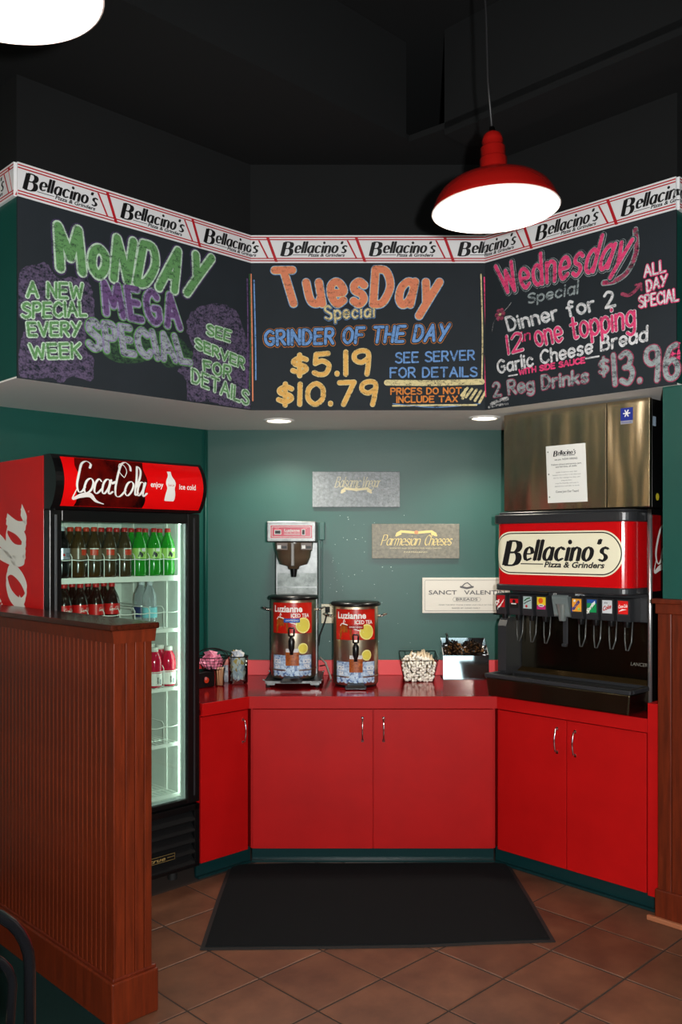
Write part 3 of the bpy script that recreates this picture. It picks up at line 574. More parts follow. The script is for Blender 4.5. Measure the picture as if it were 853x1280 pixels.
COKE = [('C', [(22, 29), (25, 34), (20, 37), (12, 33), (6, 22), (3, 11), (6, 3), (11, 4), (14, 9)]), ('o', [(22, 18), (16, 15), (13, 7), (16, 2), (22, 5), (25, 13), (22, 18)]),
        ('c', [(36, 15), (33, 18), (28, 13), (27, 5), (31, 2), (38, 8)]), ('a', [(48, 16), (44, 18), (39, 13), (38, 5), (41, 2), (46, 8), (48, 16)]), ('a2', [(50, 18), (47, 8), (48, 2), (53, 5)]), ('-', [(51.5, 14), (56.5, 15.5)]),
        ('C2', [(80, 29), (81, 35), (76, 39), (68, 35), (60, 23), (56, 10), (58, 1), (64, 0), (71, 7)]), ('loop', [(69, 21), (64, 26), (64, 33), (68, 37), (73, 34), (74, 28), (70, 22)]),
        ('o2', [(79, 17), (73, 14), (70, 6), (74, 1), (79, 5), (82, 13), (79, 17)]), ('l', [(85, 10), (92, 22), (95, 31), (92, 35), (88, 25), (85, 10), (86, 2), (90, 5)]),
        ('a3', [(97, 16), (93, 17), (89, 11), (89, 3), (92, 2), (96, 8), (98, 16)]), ('a4', [(100, 17), (97, 8), (98, 1), (103, 5)]), ('swash', [(4, 8), (0, -4), (10, -1), (22, 0), (32, -6), (44, -9)])]
def coke(b, fn, h, k, mat, nw=1.55):
    """the flowing script wordmark, k metres per unit of a 100-unit line"""
    for i, (nm, P) in enumerate(COKE):
        pts = [(p[0]*k, p[1]*k) for p in catmull(P, 7)]; hh = h+6e-5*i
        if nm == 'swash': n = len(pts); b.ribbon(pts, [k*(.45+2.2*math.sin(PI*j/(n-1))**2) for j in range(n)], fn, hh, mat)
        elif nm == 'loop': b.ribbon(pts, .45*k, fn, hh, mat)
        elif nm == '-': b.ribbon(pts, 1.4*k, fn, hh, mat)
        else: nib(b, pts, nw*k, .42*k, fn, hh, mat, -.25)
b = MB(); coke(b, lambda u, v, h: (-.003-h, .205+v, .49+u), .0006, .0129, M('white_vinyl', (222, 220, 212), .5), 2.1); b.text('R', 1.315, .005, .012, lambda u, v, h: (-.003-h, .185+v, .49+u), .0006, m_wht); b.obj('script_lettering', side)
# header: a shallow convex light box between black end cheeks
def bulge(z): return .004+.056*max(0, math.sin(PI*(z-1.815)/.238))**.8
hz = [1.815+.238*i/12 for i in range(13)]
b = MB(); b.yzprism([(.06, 2.053)]+[(.06, 1.815)]+[(-bulge(z), z) for z in hz], 0, .779, m_fblk); hd = b.obj('header', F)
def on_head(u, v, h): return (u, -bulge(v)-h, v)
def head_patch(b, x0, x1, z0, z1, h, mat, lean=0):
    n = 12; vs = []; 
    for i in range(n+1):
        z = z0+(z1-z0)*i/n; dx = lean*math.sin(i*1.1); vs += [on_head(x0+(dx if lean else 0), z, h), on_head(x1+(dx if lean else 0), z, h)]
    b.add(vs, [(2*i, 2*i+1, 2*i+3, 2*i+2) for i in range(n)], mat, True)
b = MB(); head_patch(b, .038, .757, 1.828, 2.042, .0015, M('header_red_acrylic', (214, 10, 12), .16, emis=((205, 6, 8), .12))); hp = b.obj('header_panel', F, label='glossy red header panel with cola picture and white script')
b = MB(); head_patch(b, .100, .440, 1.829, 2.041, .0022, M('cola_splash_print', (112, 12, 6), .16, var=(7, (10, 3, 4)), stretch=(1, 1, .35)), .006); b.obj('cola_picture', hp)
b = MB(); coke(b, lambda u, v, h: on_head(.085+u, 1.878+v*1.16, h), .003, .0035, m_wht, 1.5); b.text('R', .440, 1.886, .006, on_head, .003, m_wht); b.obj('script_lettering', hp)
b = MB(); b.text('enjoy', .462, 1.928, .026, on_head, .003, m_wht, 0, .02, width=.068); b.text('ice cold', .618, 1.924, .026, on_head, .003, m_wht, 0, .02, width=.094)
P = [(.012, -.068), (.022, -.066), (.024, -.05), (.022, -.03), (.018, -.008), (.023, .012), (.020, .03), (.010, .05), (.009, .072)]
Q = catmull(P, 4); vs = []
for x, z in Q: vs += [on_head(.572-x*1.15, 1.934+z, .003), on_head(.572+x*1.15, 1.934+z, .003)]
b.add(vs, [(2*i, 2*i+1, 2*i+3, 2*i+2) for i in range(len(Q)-1)], m_wht); b.text('Coca-Cola', .572, 1.936, .011, on_head, .0045, m_fred, .2, 0, 'CENTER', .034); b.obj('slogan_print', hp, label='white lettering enjoy ice cold around a white bottle shape')
# door
b = MB()
for a in ((0, .056, .395, 1.812), (.708, .779, .395, 1.812), (.056, .708, 1.762, 1.812), (.056, .708, .395, .418)): b.box(a[0], a[1], 0, .048, a[2], a[3], m_fblk)
dr = b.obj('door', F, bevel=.004); dr_l = None
m_alu = M('dull_aluminium', (120, 124, 128), .35, .8)
for x0, x1, m in ((.024, .033, m_alu), (.742, .750, m_greyp)):  # left strip is trim, right strip stands in for a grey highlight
    b = MB(); b.box(x0, x1, -.003, .001, .43, 1.79, m); b.obj('edge_trim_and_highlight', dr)
b = MB(); b.box(.056, .708, .018, .023, .418, 1.762, glassy('fridge_door_glass', (240, 248, 244), .05)); b.obj('glass_pane', dr)
b = MB()
for a in ((.056, .062, .418, 1.762), (.700, .708, .418, 1.762), (.056, .708, .418, .425)): b.box(a[0], a[1], .024, .046, a[2], a[3], M('pale_gasket', (190, 200, 198), .5))
b.obj('gasket', dr)
b = MB(); b.tube([(.7125, .068, .44), (.7125, .068, 1.77)], .011, M('fridge_lamp', (255, 255, 250), .5, emis=((235, 255, 245), 7)), 12); b.obj('light_tube', F)
b = MB(); b.box(.698, .706, .05, .053, .42, 1.76, m_wht); b.obj('lamp_bracket', F)
# louvred grille
b = MB(); b.box(.0, .779, .03, .06, .085, .385, m_fblk); b.obj('grille_back', F)
b = MB(); b.box(0, .03, -.0, .03, .085, .385, m_fblk); b.box(.749, .779, 0, .03, .085, .385, m_fblk); b.box(0, .779, 0, .03, .355, .385, m_fblk); b.box(0, .779, 0, .03, .075, .092, m_fblk); b.obj('grille_frame', F, bevel=.003)
for i in range(5):
    z = .345-.053*i; b = MB(); b.yzprism([(.032, z), (-.006, z-.034), (-.006, z-.038), (.032, z-.006)], .03, .749, M('matt_black_slat', (12, 12, 13), .7, spec=.2)); b.obj('slat', F)
b = MB(); b.box(.43, .63, -.014, -.008, .150, .182, M('badge_black', (18, 16, 14), .3)); bd = b.obj('badge', F)
b = MB(); m_gold = M('gold_print', (205, 175, 110), .35, .6); fb = plane_fn(0, -.014, 0); b.text('true', .53, .158, .018, fb, .0008, m_gold, .2, .02, 'CENTER', .085)
for a in ((.435, .625, .151, .1525), (.435, .625, .1795, .181), (.435, .4365, .151, .181), (.6235, .625, .151, .181), (.437, .478, .166, .168), (.582, .622, .166, .168)): b.patch(a[0], a[1], a[2], a[3], fb, .0008, m_gold)
b.obj('badge_lettering', bd)
# wire shelves
SH = [1.505, 1.245, .957, .683, .432]
for i, z in enumerate(SH):
    b = MB(); b.box(.056, .722, .080, .086, z-.022 if i == 0 else z-.014, z+.004, m_wire); sh = b.obj('shelf', F)
    b = MB(); 
    for k in range(26): b.tube([(.07+.0255*k, .084, z), (.07+.0255*k, .63, z)], .0018, m_wire, 5)
    for y in (.2, .38, .62): b.tube([(.058, y, z-.004), (.722, y, z-.004)], .003, m_wire, 6)
    b.obj('wire_deck', sh)['kind'] = 'stuff'
    if i == 4: continue
    for k in range(7):
        x = .148+.08*k; b = MB(); b.tube([(x, .087, z), (x, .087, z+.098), (x, .10, z+.112), (x, .60, z+.112), (x, .61, z)], .0021, m_wire, 6); b.obj('lane_divider', sh)
    b = MB(); P = []
    for k in range(8):
        x0 = .068+.08*k; P += [(x0+.08*t, .087-.008*math.sin(PI*t), z+.086-.003*math.sin(PI*t)) for t in (0, .25, .5, .75)]
    P.append((.708, .087, z+.086)); b.tube(P, .0024, m_wire, 6); b.obj('front_rail', sh)

# ------------------------------------------------------------ bottles, one object each
def bottle(kind, label, group, liquid, cap, lab, prof=None, capz=.213, capr=.0145, labz=(.085, .135), print_=None, scale=1):
    t = thing('drink_bottle', label, 'bottle', group=group)
    prof = prof or [(.0001, .006), (.020, .004), (.030, .0), (.034, .008), (.036, .03), (.0335, .062), (.0345, .082), (.036, .088), (.036, .132), (.0355, .145), (.030, .168), (.021, .188), (.0138, .203), (.0132, .214)]
    b = MB(); b.lathe(prof, (0, 0, 0), liquid, 22, cap=True); b.obj('bottle_body', t)
    b = MB(); b.lathe([(capr-.0006, capz), (capr, capz+.002), (capr, capz+.017), (capr-.002, capz+.020)], (0, 0, 0), cap, 18); b.obj('cap', t)
    r = .0366
    b = MB(); b.lathe([(r, labz[0]), (r, labz[1])], (0, 0, 0), lab, 24, cap=False); lb = b.obj('label_wrap', t)
    if print_:
        b = MB(); fn = lambda u, v, h: ((r+h)*math.sin(u/r), -(r+h)*math.cos(u/r), v); print_(b, fn, labz); b.obj('label_print', lb)
    return t
m_tea = M('brown_tea_bottle', (58, 40, 14), .12, coat=.4); m_cola = M('dark_cola_bottle', (20, 9, 6), .08, coat=.5); m_diet = M('black_cola_bottle', (14, 10, 10), .08, coat=.5)
m_grn = M('green_soda_bottle', (34, 168, 30), .08, trans=.45, coat=.4); m_wat = M('clear_water_bottle', (206, 216, 220), .06, trans=.75, coat=.3); m_pnk = M('pink_drink_bottle', (206, 22, 62), .10, trans=.25, coat=.4)
c_red = M('red_cap', (178, 20, 20), .35); c_or = M('orange_red_cap', (190, 52, 24), .35); c_w = M('white_cap', (205, 205, 196), .4); c_clr = M('translucent_cap', (176, 186, 190), .3)
l_brn = M('clear_brown_label', (104, 84, 62), .3); l_silver = M('silver_label', (168, 176, 190), .3, .4); l_red = M('red_label', (190, 18, 20), .35); l_blu = M('dark_blue_label', (24, 50, 92), .3); l_teal = M('pale_teal_label', (120, 196, 205), .3)
l_yel = M('yellow_green_label', (150, 190, 90), .35); l_wht = M('white_label', (222, 220, 214), .4); l_grnd = M('dark_green_label', (14, 88, 30), .35)
def pr_tea(b, fn, z): b.patch(-.018, .018, z[0]+.018, z[1]-.006, fn, .0006, c_or, 4, 1); b.patch(-.02, .02, z[1]-.004, z[1], fn, .0006, l_wht, 4, 1)
def pr_coke(b, fn, z): coke(b, lambda u, v, h: fn(u-.022, v+z[0]+.02, h), .0006, .00045, l_wht)
def pr_diet(b, fn, z): b.patch(-.015, .012, z[0]+.010, z[1]-.02, fn, .0006, M('grey_print', (110, 118, 130), .4), 4, 1); b.disc(-.025, z[0]+.02, .006, fn, .0006, c_red, 10)
def pr_grn(b, fn, z): b.fan([(-.018, z[0]+.01), (.002, z[0]+.006), (.018, z[0]+.03), (.004, z[0]+.026), (-.010, z[0]+.036)], fn, .0008, m_ink); b.patch(.0, .02, z[0]+.034, z[1], fn, .0006, l_wht, 3, 1)
def pr_vit(b, fn, z): b.text('vitamin', -.002, 0, .010, lambda u, v, h: fn(v-.005, z[0]+.010+u, h), .0006, m_ink, 0, .03, width=.034); b.patch(.010, .018, z[0]+.006, z[0]+.030, fn, .0006, M('grey_print', (110, 118, 130), .4), 2, 1); b.patch(-.03, .03, z[1]-.006, z[1], fn, .0006, m_pnk, 5, 1)
ORD = ['first', 'second', 'third', 'fourth', 'fifth', 'sixth', 'seventh', 'eighth']; ROW = ['front', 'second', 'third', 'fourth']
spec = {'tea': ('brown tea bottle with orange-red cap', m_tea, c_or, l_brn, pr_tea), 'tea2': ('brown tea bottle with red cap', m_tea, c_red, l_brn, pr_tea), 'diet': ('dark cola bottle with silver label', m_diet, c_clr, l_silver, pr_diet),
        'green': ('green soda bottle with red cap', m_grn, c_red, l_yel, pr_grn), 'coke': ('cola bottle with red label', m_cola, c_red, l_red, pr_coke)}
protos = {}
fm = Matrix.Translation((-1.322, 3.796, 0)) @ Matrix.Rotation(PI/4, 4, 'Z')
def put_bottle(key, maker, label, group, lx, ly, z, rz=0, tilt=0):
    if key not in protos: o = protos[key] = maker()
    else: o = copy_tree(protos[key])
    o['label'] = label; o['group'] = group
    p = fm @ Vector((lx, ly, z)); o.location = p; o.rotation_euler = (0, tilt, PI/4+rz); return o
for shelf, z, lanes, rows, y0 in (('top', 1.5085, ['diet', 'tea', 'tea', 'tea2', 'tea2', 'green', 'green', 'green'], 3, .130), ('second', 1.2485, ['coke', 'coke', 'coke', 'coke'], 3, .150)):
    for i, kd in enumerate(lanes):
        nm, li, cp, lb, pf = spec[kd]
        for r in range(rows):
            if kd == 'green' and i == 7 and r == 2: continue
            put_bottle(kd, lambda: bottle(kd, '', '', li, cp, lb, print_=pf), f'{nm}, {shelf} fridge shelf, {ORD[i]} lane from left, {ROW[r]} in line', f'bottles on the {shelf} fridge shelf',
                       .120+.08*i+(.022 if kd == 'coke' else 0)+random.uniform(-.002, .002), y0+.0765*r, z, random.uniform(-.5, .5))
wprof = [(.0001, .004), (.022, .0), (.032, .004), (.0335, .02), (.032, .045), (.034, .06), (.034, .11), (.032, .125), (.034, .14), (.033, .165), (.024, .19), (.0145, .207), (.0135, .214)]
wb = lambda lab: (lambda: bottle('water', '', '', m_wat, c_clr, lab, prof=wprof, labz=(.055, .105)))
put_bottle('wat', wb(l_teal), 'clear water bottle with pale teal label, second fridge shelf, nearer one', 'water bottles on the second fridge shelf', .588, .150, 1.2485, .6)
o = put_bottle('wat2', wb(l_blu), 'clear water bottle with dark blue label, behind the teal-labelled one', 'water bottles on the second fridge shelf', .588, .226, 1.2485, .3)
vprof = [(.0001, .004), (.026, .0), (.034, .006), (.036, .02), (.036, .085), (.037, .10), (.036, .13), (.030, .155), (.020, .172), (.0175, .178)]
for i in (6, 7):
    for r in range(3):
        put_bottle('vit', lambda: bottle('vit', '', '', m_pnk, c_w, l_wht, prof=vprof, capz=.176, capr=.019, labz=(.012, .078), print_=pr_vit), f'pink drink bottle with white cap, third fridge shelf, {["left","right"][i-6]} lane, {ROW[r]} in line',
                   'pink drink bottles on the third fridge shelf', .123+.08*i, .130+.0785*r, .9605, random.uniform(-.3, .3))
# ------------------------------------------------------------ red base cabinets, filler and worktop
def handle(b, x, z0, z1, y):
    P = [(x, y, z0), (x, y-.018, z0+.004)]+[(x, y-.018-.010*math.sin(PI*k/8), z0+.006+(z1-z0-.012)*k/8) for k in range(9)]+[(x, y-.018, z1-.004), (x, y, z1)]
    b.tube(P, .0042, m_chrome, 8); b.lathe([(.008, 0), (.006, .003)], (0, 0, 0), m_chrome, 3) if False else None
    for z in (z0, z1): b.box(x-.0065, x+.0065, y-.003, y, z-.008, z+.008, m_chrome)
def cabinet(label, loc, rz, W, doors, handles, side0=0, side1=0):
    t = thing('base_cabinet', label, 'cabinet', loc, rz)
    b = MB(); b.hexa([(0, .022, .078), (W, .022, .078), (W+side1, .55, .078), (-side0, .55, .078)], [(0, .022, .812), (W, .022, .812), (W+side1, .55, .812), (-side0, .55, .812)], m_red); b.obj('carcass', t)
    for (x0, x1), hx in zip(doors, handles):
        b = MB(); b.box(x0, x1, 0, .020, .083, .806, m_red); d = b.obj('door', t, bevel=.0015)
        b = MB(); handle(b, hx, .645, .760, 0); b.obj('handle', d)
    return t
CW = .727+.548
cabinet('wide red two-door base cabinet under the tea urns', (-.548, 4.57, 0), 0, CW, [(.012, CW/2-.002), (CW/2+.002, CW-.012)], [CW/2-.055, CW/2+.055], .2, .2)
cabinet('narrow red single-door base cabinet beside the drinks fridge', (-.771+.004/S2, 4.347+.004/S2, 0), PI/4, .307, [(.002, .296)], [.262], 0, 0)
cabinet('red two-door base cabinet under the soda dispenser', (.727, 4.57, 0), -PI/4, .838, [(.012, .418), (.422, .832)], [.368, .468], 0, 0)
def R_pt(s, d, z): return (.727+s/S2+d/S2, 4.57-s/S2+d/S2, z)      # along the right run, d towards the wall
def r_box(b, s0, s1, d0, d1, z0, z1, mat):
    b.prism([R_pt(s0, d0, 0)[:2], R_pt(s1, d0, 0)[:2], R_pt(s1, d1, 0)[:2], R_pt(s0, d1, 0)[:2]], z0, z1, mat)
b = MB(); r_box(b, .842, .905, -.006, .74, .078, .945, m_red); o = b.obj('end_panel'); tag(o, 'tall red end panel closing the counter beside the wood wainscot', 'end panel')
# green toe kicks
b = MB(); b.box(-.545, .724, 4.625, 4.64, 0, .078, m_kick); b.box(-.545, .724, 4.60, 4.626, 0, .010, m_kick); struct(b.obj('baseboard_center'))
b = MB(); r_box(b, -.03, .90, .040, .055, 0, .078, m_kick); r_box(b, -.02, .90, .018, .041, 0, .010, m_kick); struct(b.obj('baseboard_right'))
def L_pt(s, d, z): return (-.548-s/S2-d/S2, 4.57-s/S2+d/S2, z)      # along the left run towards the camera
def l_poly(s0, s1, d0, d1): return [L_pt(s0, d0, 0)[:2], L_pt(s0, d1, 0)[:2], L_pt(s1, d1, 0)[:2], L_pt(s1, d0, 0)[:2]]
b = MB(); b.prism(l_poly(-.03, .308, .040, .055), 0, .078, m_kick); b.prism(l_poly(-.02, .308, .018, .041), 0, .010, m_kick); struct(b.obj('baseboard_left'))
# worktop: one polygon following the three walls
e = .012
A0 = L_pt(.308, -e, 0)[:2]; A1 = (-.548-e*.4142, 4.57-e); A2 = (.727+e*.4142, 4.57-e); A3 = R_pt(.842, -e, 0)[:2]; A4 = R_pt(.842, .752, 0)[:2]; A7 = L_pt(.308, .775, 0)[:2]
B2 = (1.040, 5.327); B1 = (-.894, 5.327)
ct = thing('worktop', 'red laminate worktop folded round the alcove in three runs', 'worktop')
b = MB(); b.prism([A0, A1, A2, A3, A4, B2, B1, A7], .838, .875, m_redtop); b.obj('worktop_slab', ct, bevel=.0015)
b = MB()
for p, q in ((A0, A1), (A1, A2), (A2, A3)):
    d = (Vector(q)-Vector(p)).normalized(); n = Vector((d.y, -d.x))*.0012
    b.prism([(p[0]+n.x, p[1]+n.y), (q[0]+n.x, q[1]+n.y), (q[0]-n.x*14, q[1]-n.y*14), (p[0]-n.x*14, p[1]-n.y*14)], .812, .8745, m_red)
b.obj('front_edge', ct, bevel=.001)
b = MB()
for p, q in ((A7, B1), (B1, B2), (B2, A4)):
    d = (Vector(q)-Vector(p)).normalized(); n = Vector((d.y, -d.x))*.018
    b.prism([p, q, (q[0]+n.x, q[1]+n.y), (p[0]+n.x, p[1]+n.y)], .8755, .965, M('red_splashback', (216, 66, 70), .5))
b.obj('splashback', ct, bevel=.002, label='lighter red upstand along the wall')
# ------------------------------------------------------------ soda dispenser with ice maker on top (local x along the front, y towards the wall)
DO = (.674, 4.576)
D = thing('soda_dispenser', 'wide soda dispenser with red wordmark header, eight valves and steel drip tray', 'soda dispenser', (DO[0], DO[1], .8755), -PI/4)
m_dark = brushed('brown_reflection_steel', (92, 84, 70), .20, (1.2, .15)); m_trayst = brushed('tray_steel', (120, 112, 92), .26, (1.2, .2), vert=False)  # splash panel steel takes its dark brown reflections as base colour
Z = lambda z: z-.8755
def roundplan(x0, x1, y0, y1, r, n=8):
    P = [(x0, y1)]
    P += [(x0+r-r*math.cos(a), y0+r-r*math.sin(a)) for a in [PI/2*k/n for k in range(n+1)]]
    P += [(x1-r+r*math.sin(a), y0+r-r*math.cos(a)) for a in [PI/2*k/n for k in range(n+1)]]
    P.append((x1, y1)); return P
b = MB(); b.box(.022, .80, .255, .74, Z(.876), Z(1.815), m_fblk); b.obj('body', D)
b = MB(); b.box(.80, .820, .19, .74, Z(.876), Z(1.828), m_fblk); b.obj('side_cheek', D, label='black right side cheek')
b = MB(); b.box(.8202, .8215, .20, .74, Z(1.44), Z(1.80), M('dispenser_side_red', (150, 10, 14), .25, var=(14, (110, 6, 10)))); sp = b.obj('side_graphic', D)
b = MB(); coke(b, lambda u, v, h: (.8215+h, .215+u, Z(1.555)+v), .0008, .0055, m_wht); b.obj('script_lettering', sp)
b = MB(); b.tube([(.816, .186, Z(.878)), (.816, .186, Z(1.80))], .0095, M('satin_post_steel', (232, 232, 234), .32, .9), 14); b.obj('chrome_post', D)
# left leg under the valve bank
b = MB(); P = [(.105, Z(.99)), (.105, Z(1.235)), (.125, Z(1.275)), (.255, Z(1.275)), (.255, Z(.99))]; b.yzprism(P, .004, .056, m_greyp); b.obj('leg', D, bevel=.012)
# splash panel
b = MB(); b.box(.058, .80, .243, .253, Z(.985), Z(1.44), m_dark); spl = b.obj('splash_panel', D, bevel=.002)
b = MB(); b.hexa([(.058, .205, Z(.992)), (.80, .205, Z(.992)), (.80, .243, Z(1.008)), (.058, .243, Z(1.008))], [(.058, .205, Z(.995)), (.80, .205, Z(.995)), (.80, .243, Z(1.012)), (.058, .243, Z(1.012))], M('steel_lip_gold_reflection', (120, 96, 60), .25, .9)); b.obj('ledge', spl)  # steel ledge; the gold of a reflection is put into its colour
b = MB(); b.text('LANCER', .775, Z(1.076), .017, plane_fn(0, .243, 0), .0008, M('grey_logo', (104, 101, 94), .4), .15, .01, 'RIGHT'); b.obj('lettering', spl)
# drip tray
b = MB(); TB = [(.012, .006), (.800, .006), (.806, .243), (.006, .243)]; TT = [(.0, .0), (.812, .0), (.812, .243), (.0, .243)]; TI = [(.012, .012), (.80, .012), (.80, .232), (.012, .232)]
vs = [(x, y, .001) for x, y in TB]+[(x, y, .100) for x, y in TT]+[(x, y, .100) for x, y in TI]+[(x, y, .014) for x, y in TI]
b.add(vs, [(3, 2, 1, 0)]+[(i, (i+1) % 4, 4+(i+1) % 4, 4+i) for i in range(4)]+[(4+i, 4+(i+1) % 4, 8+(i+1) % 4, 8+i) for i in range(4)], m_trayst)
b.add(vs, [(8+i, 8+(i+1) % 4, 12+(i+1) % 4, 12+i) for i in range(4)]+[(12, 13, 14, 15)], m_rub); b.obj('tray', D, bevel=.008, seg=3)
b = MB()
for a in ((-.004, .816, -.004, .026), (-.004, .026, .026, .24), (.786, .816, .026, .24), (-.004, .816, .215, .243)): b.box(a[0], a[1], a[2], a[3], .098, .118, m_greyp)
b.obj('tray_rim', D, bevel=.004); b = MB(); b.box(.014, .798, .014, .230, .0145, .018, m_rub); b.obj('tray_well', D)
b = MB()
for k in range(36): b.box(.034+.0208*k, .040+.0208*k, .028, .224, .062, .068, m_blackp)
for y in (.08, .16): b.box(.018, .794, y, y+.005, .058, .064, m_blackp)
b.obj('cup_grid', D)['kind'] = 'stuff'
# header
hp_ = roundplan(.015, .775, .057, .30, .06)
b = MB(); b.prism(hp_, Z(1.455), Z(1.768), M('header_red', (192, 12, 18), .14, emis=((170, 6, 10), .05))); hdr = b.obj('sign_header', D)
b = MB(); q = roundplan(.005, .787, .045, .31, .066); b.prism(q, Z(1.425), Z(1.457), m_greyp); b.obj('lower_band', D, bevel=.006)
b = MB(); b.prism(roundplan(.0, .795, .036, .32, .07), Z(1.768), Z(1.815), m_greyp); b.prism([(x, y+.004) for x, y in roundplan(.014, .782, .05, .32, .07)], Z(1.815), Z(1.828), m_greyp); b.obj('lid', D, bevel=.012, seg=3)
def on_hdr(u, v, h):
    """u runs left to right across the face and round its corners"""
    r = .06; x0, x1 = .015+r, .775-r
    if u < x0:
        a = (x0-u)/r; return (x0-(r+h)*math.sin(a), .057+r-(r+h)*math.cos(a), Z(v))
    if u > x1:
        a = (u-x1)/r; return (x1+(r+h)*math.sin(a), .057+r-(r+h)*math.cos(a), Z(v))
    return (u, .057-h, Z(v))
def stadium(x0, x1, z0, z1, h, mat, b):
    r = (z1-z0)/2; cz = (z0+z1)/2; cols = []
    n = 150
    for i in range(n+1):
        x = x0+(x1-x0)*(.5-.5*math.cos(PI*i/n)); dx = min(x-x0, x1-x); e = r if dx >= r else math.sqrt(max(0, r*r-(r-dx)**2))
        cols.append((x, cz-e, cz+e))
    vs = []
    for x, a, c in cols: vs += [on_hdr(x, a, h), on_hdr(x, c, h)]
    b.add(vs, [(2*i, 2*i+2, 2*i+3, 2*i+1) for i in range(n)], mat)
m_cream = M('cream_print', (238, 232, 205), .2)
b = MB(); stadium(.012, .748, 1.508, 1.728, .0010, m_cream, b); stadium(.020, .740, 1.515, 1.721, .0018, m_ink, b); stadium(.0255, .7345, 1.5205, 1.7155, .0026, m_cream, b); b.obj('oval_panel', hdr, label='cream oval with black outline')
b = MB(); logo(b, .080, 1.548, .605, on_hdr, .0046, m_ink); b.obj('wordmark', hdr)
# valves
b = MB(); b.box(.02, .80, .215, .242, Z(1.29), Z(1.424), m_greyp); b.obj('valve_mount', D)
def tri(x, w, z0, z1, yy): return plane_fn(x, yy, 0)
def lab_bars(b, fn, kind):
    w, h = .0255, .062
    def P(u0, u1, v0, v1, m, k=1, sh=0): b.patch(u0*w, u1*w, v0*h, v1*h, fn, .0008+.0004*k, m, shear=sh)
    c = lambda n, col: M(n, col, .35)
    if kind == 0: P(-1, 1, 0, 1, c('label_crimson', (170, 16, 26))); b.text('Dr', 0, .024, .020, lambda u, v, h: fn(u*.7-v*.6, v*.8+u*.7, h), .002, m_wht, .2, .04, 'CENTER'); b.text('Pepper', 0, .010, .013, lambda u, v, h: fn(u*.75, v+u*.9, h), .002, m_wht, .2, .04, 'CENTER', .055)
    if kind == 1: P(-1, 1, 0, 1, m_ink); P(-1, 1, .40, .75, c('label_red', (190, 20, 26)), 2); P(-.7, .5, .30, .38, m_wht, 2); b.disc(0, .034, .010, fn, .003, m_ink, 12)
    if kind == 2: P(-1, 1, 0, 1, c('label_silver', (170, 190, 190))); b.disc(-.006, .012, .007, fn, .002, c_red, 10); b.ribbon([(-.018, .04), (-.004, .05), (.014, .055)], .003, fn, .002, l_grnd); b.ribbon([(-.02, .024), (.0, .036), (.02, .044)], .0022, fn, .002, m_ink)
    if kind == 3: P(-1, 1, 0, .34, c('label_magenta', (190, 30, 110))); P(-1, 1, .34, 1, c('label_yellow', (235, 200, 40))); b.disc(-.003, .044, .014, fn, .0022, c('label_orange', (225, 90, 20)), 12); b.disc(0, .019, .017, fn, .0022, m_wht, 14, .007); P(-.4, .4, .27, .35, m_ink, 5)
    if kind == 4: P(-1, 1, 0, 1, c('label_amber', (236, 160, 50))); b.text('Fanta', 0, .012, .018, lambda u, v, h: fn(u*.75-v*.4, v+.9*u+.008, h), .002, c('label_navy', (30, 50, 130)), 0, .05, 'CENTER', .058); b.disc(-.012, .052, .006, fn, .002, m_wht, 10); b.disc(.012, .012, .007, fn, .0018, l_yel, 10)
    if kind == 5: P(-1, 1, 0, 1, c('label_green', (20, 140, 80))); P(-1, 1, .72, 1, c('label_blue', (30, 80, 160)), 2); b.text('Sprite', 0, .012, .019, lambda u, v, h: fn(u*.75-v*.2, v+.9*u+.006, h), .003, m_wht, .2, .05, 'CENTER', .060)
    if kind == 6: P(-1, 1, 0, 1, c('label_pale', (205, 208, 212))); b.text('Coke', 0, .010, .021, lambda u, v, h: fn(u, v+.35*u+.008, h), .002, c_red, .25, .03, 'CENTER', .044); b.text('diet', -.006, .046, .009, fn, .002, m_ink, .2, 0, 'CENTER')
    if kind == 7: P(-1, 1, 0, 1, c('label_scarlet', (222, 28, 26))); b.text('Coca-Cola', 0, .030, .016, lambda u, v, h: fn(u, v+.15*u, h), .002, m_wht, .3, .02, 'CENTER', .046); b.ribbon([(-.02, .012), (-.004, .020), (.018, .022)], [.0006, .0035, .0006], fn, .002, m_wht)
VX = [-.012, .072, .154, .237, .440, .522, .604, .686]; VL = ['crimson label', 'black and red label', 'silver green label', 'yellow and magenta label', 'orange and yellow label', 'green and blue label', 'pale silver label with red script', 'bright red label']
for k, x in enumerate(VX):
    b = MB(); b.yzprism([(.112, Z(1.296)), (.106, Z(1.325)), (.106, Z(1.398)), (.114, Z(1.405)), (.225, Z(1.405)), (.225, Z(1.296))], x-.035+.037, x+.035+.037-.004, m_greyp); v = b.obj('valve', D, bevel=.003, label='charcoal valve with '+VL[k])
    fn = plane_fn(x+.035, .1055, Z(1.333)); b = MB(); lab_bars(b, fn, k); b.obj('brand_label', v)
    cx = x+.035; b = MB(); b.lathe([(.013, 0), (.016, .012), (.017, .03)], (cx, .145, Z(1.268)), m_blackp, 14); b.obj('nozzle', v)
    b = MB(); P = [(cx-.020, .160, Z(1.297)), (cx-.017, .155, Z(1.20)), (cx-.006, .146, Z(1.158)), (cx+.006, .146, Z(1.158)), (cx+.017, .155, Z(1.20)), (cx+.020, .160, Z(1.297))]
    b.tube(P, .0036, M('grey_lever', (96, 98, 98), .22, .5), 8); b.obj('lever', v)
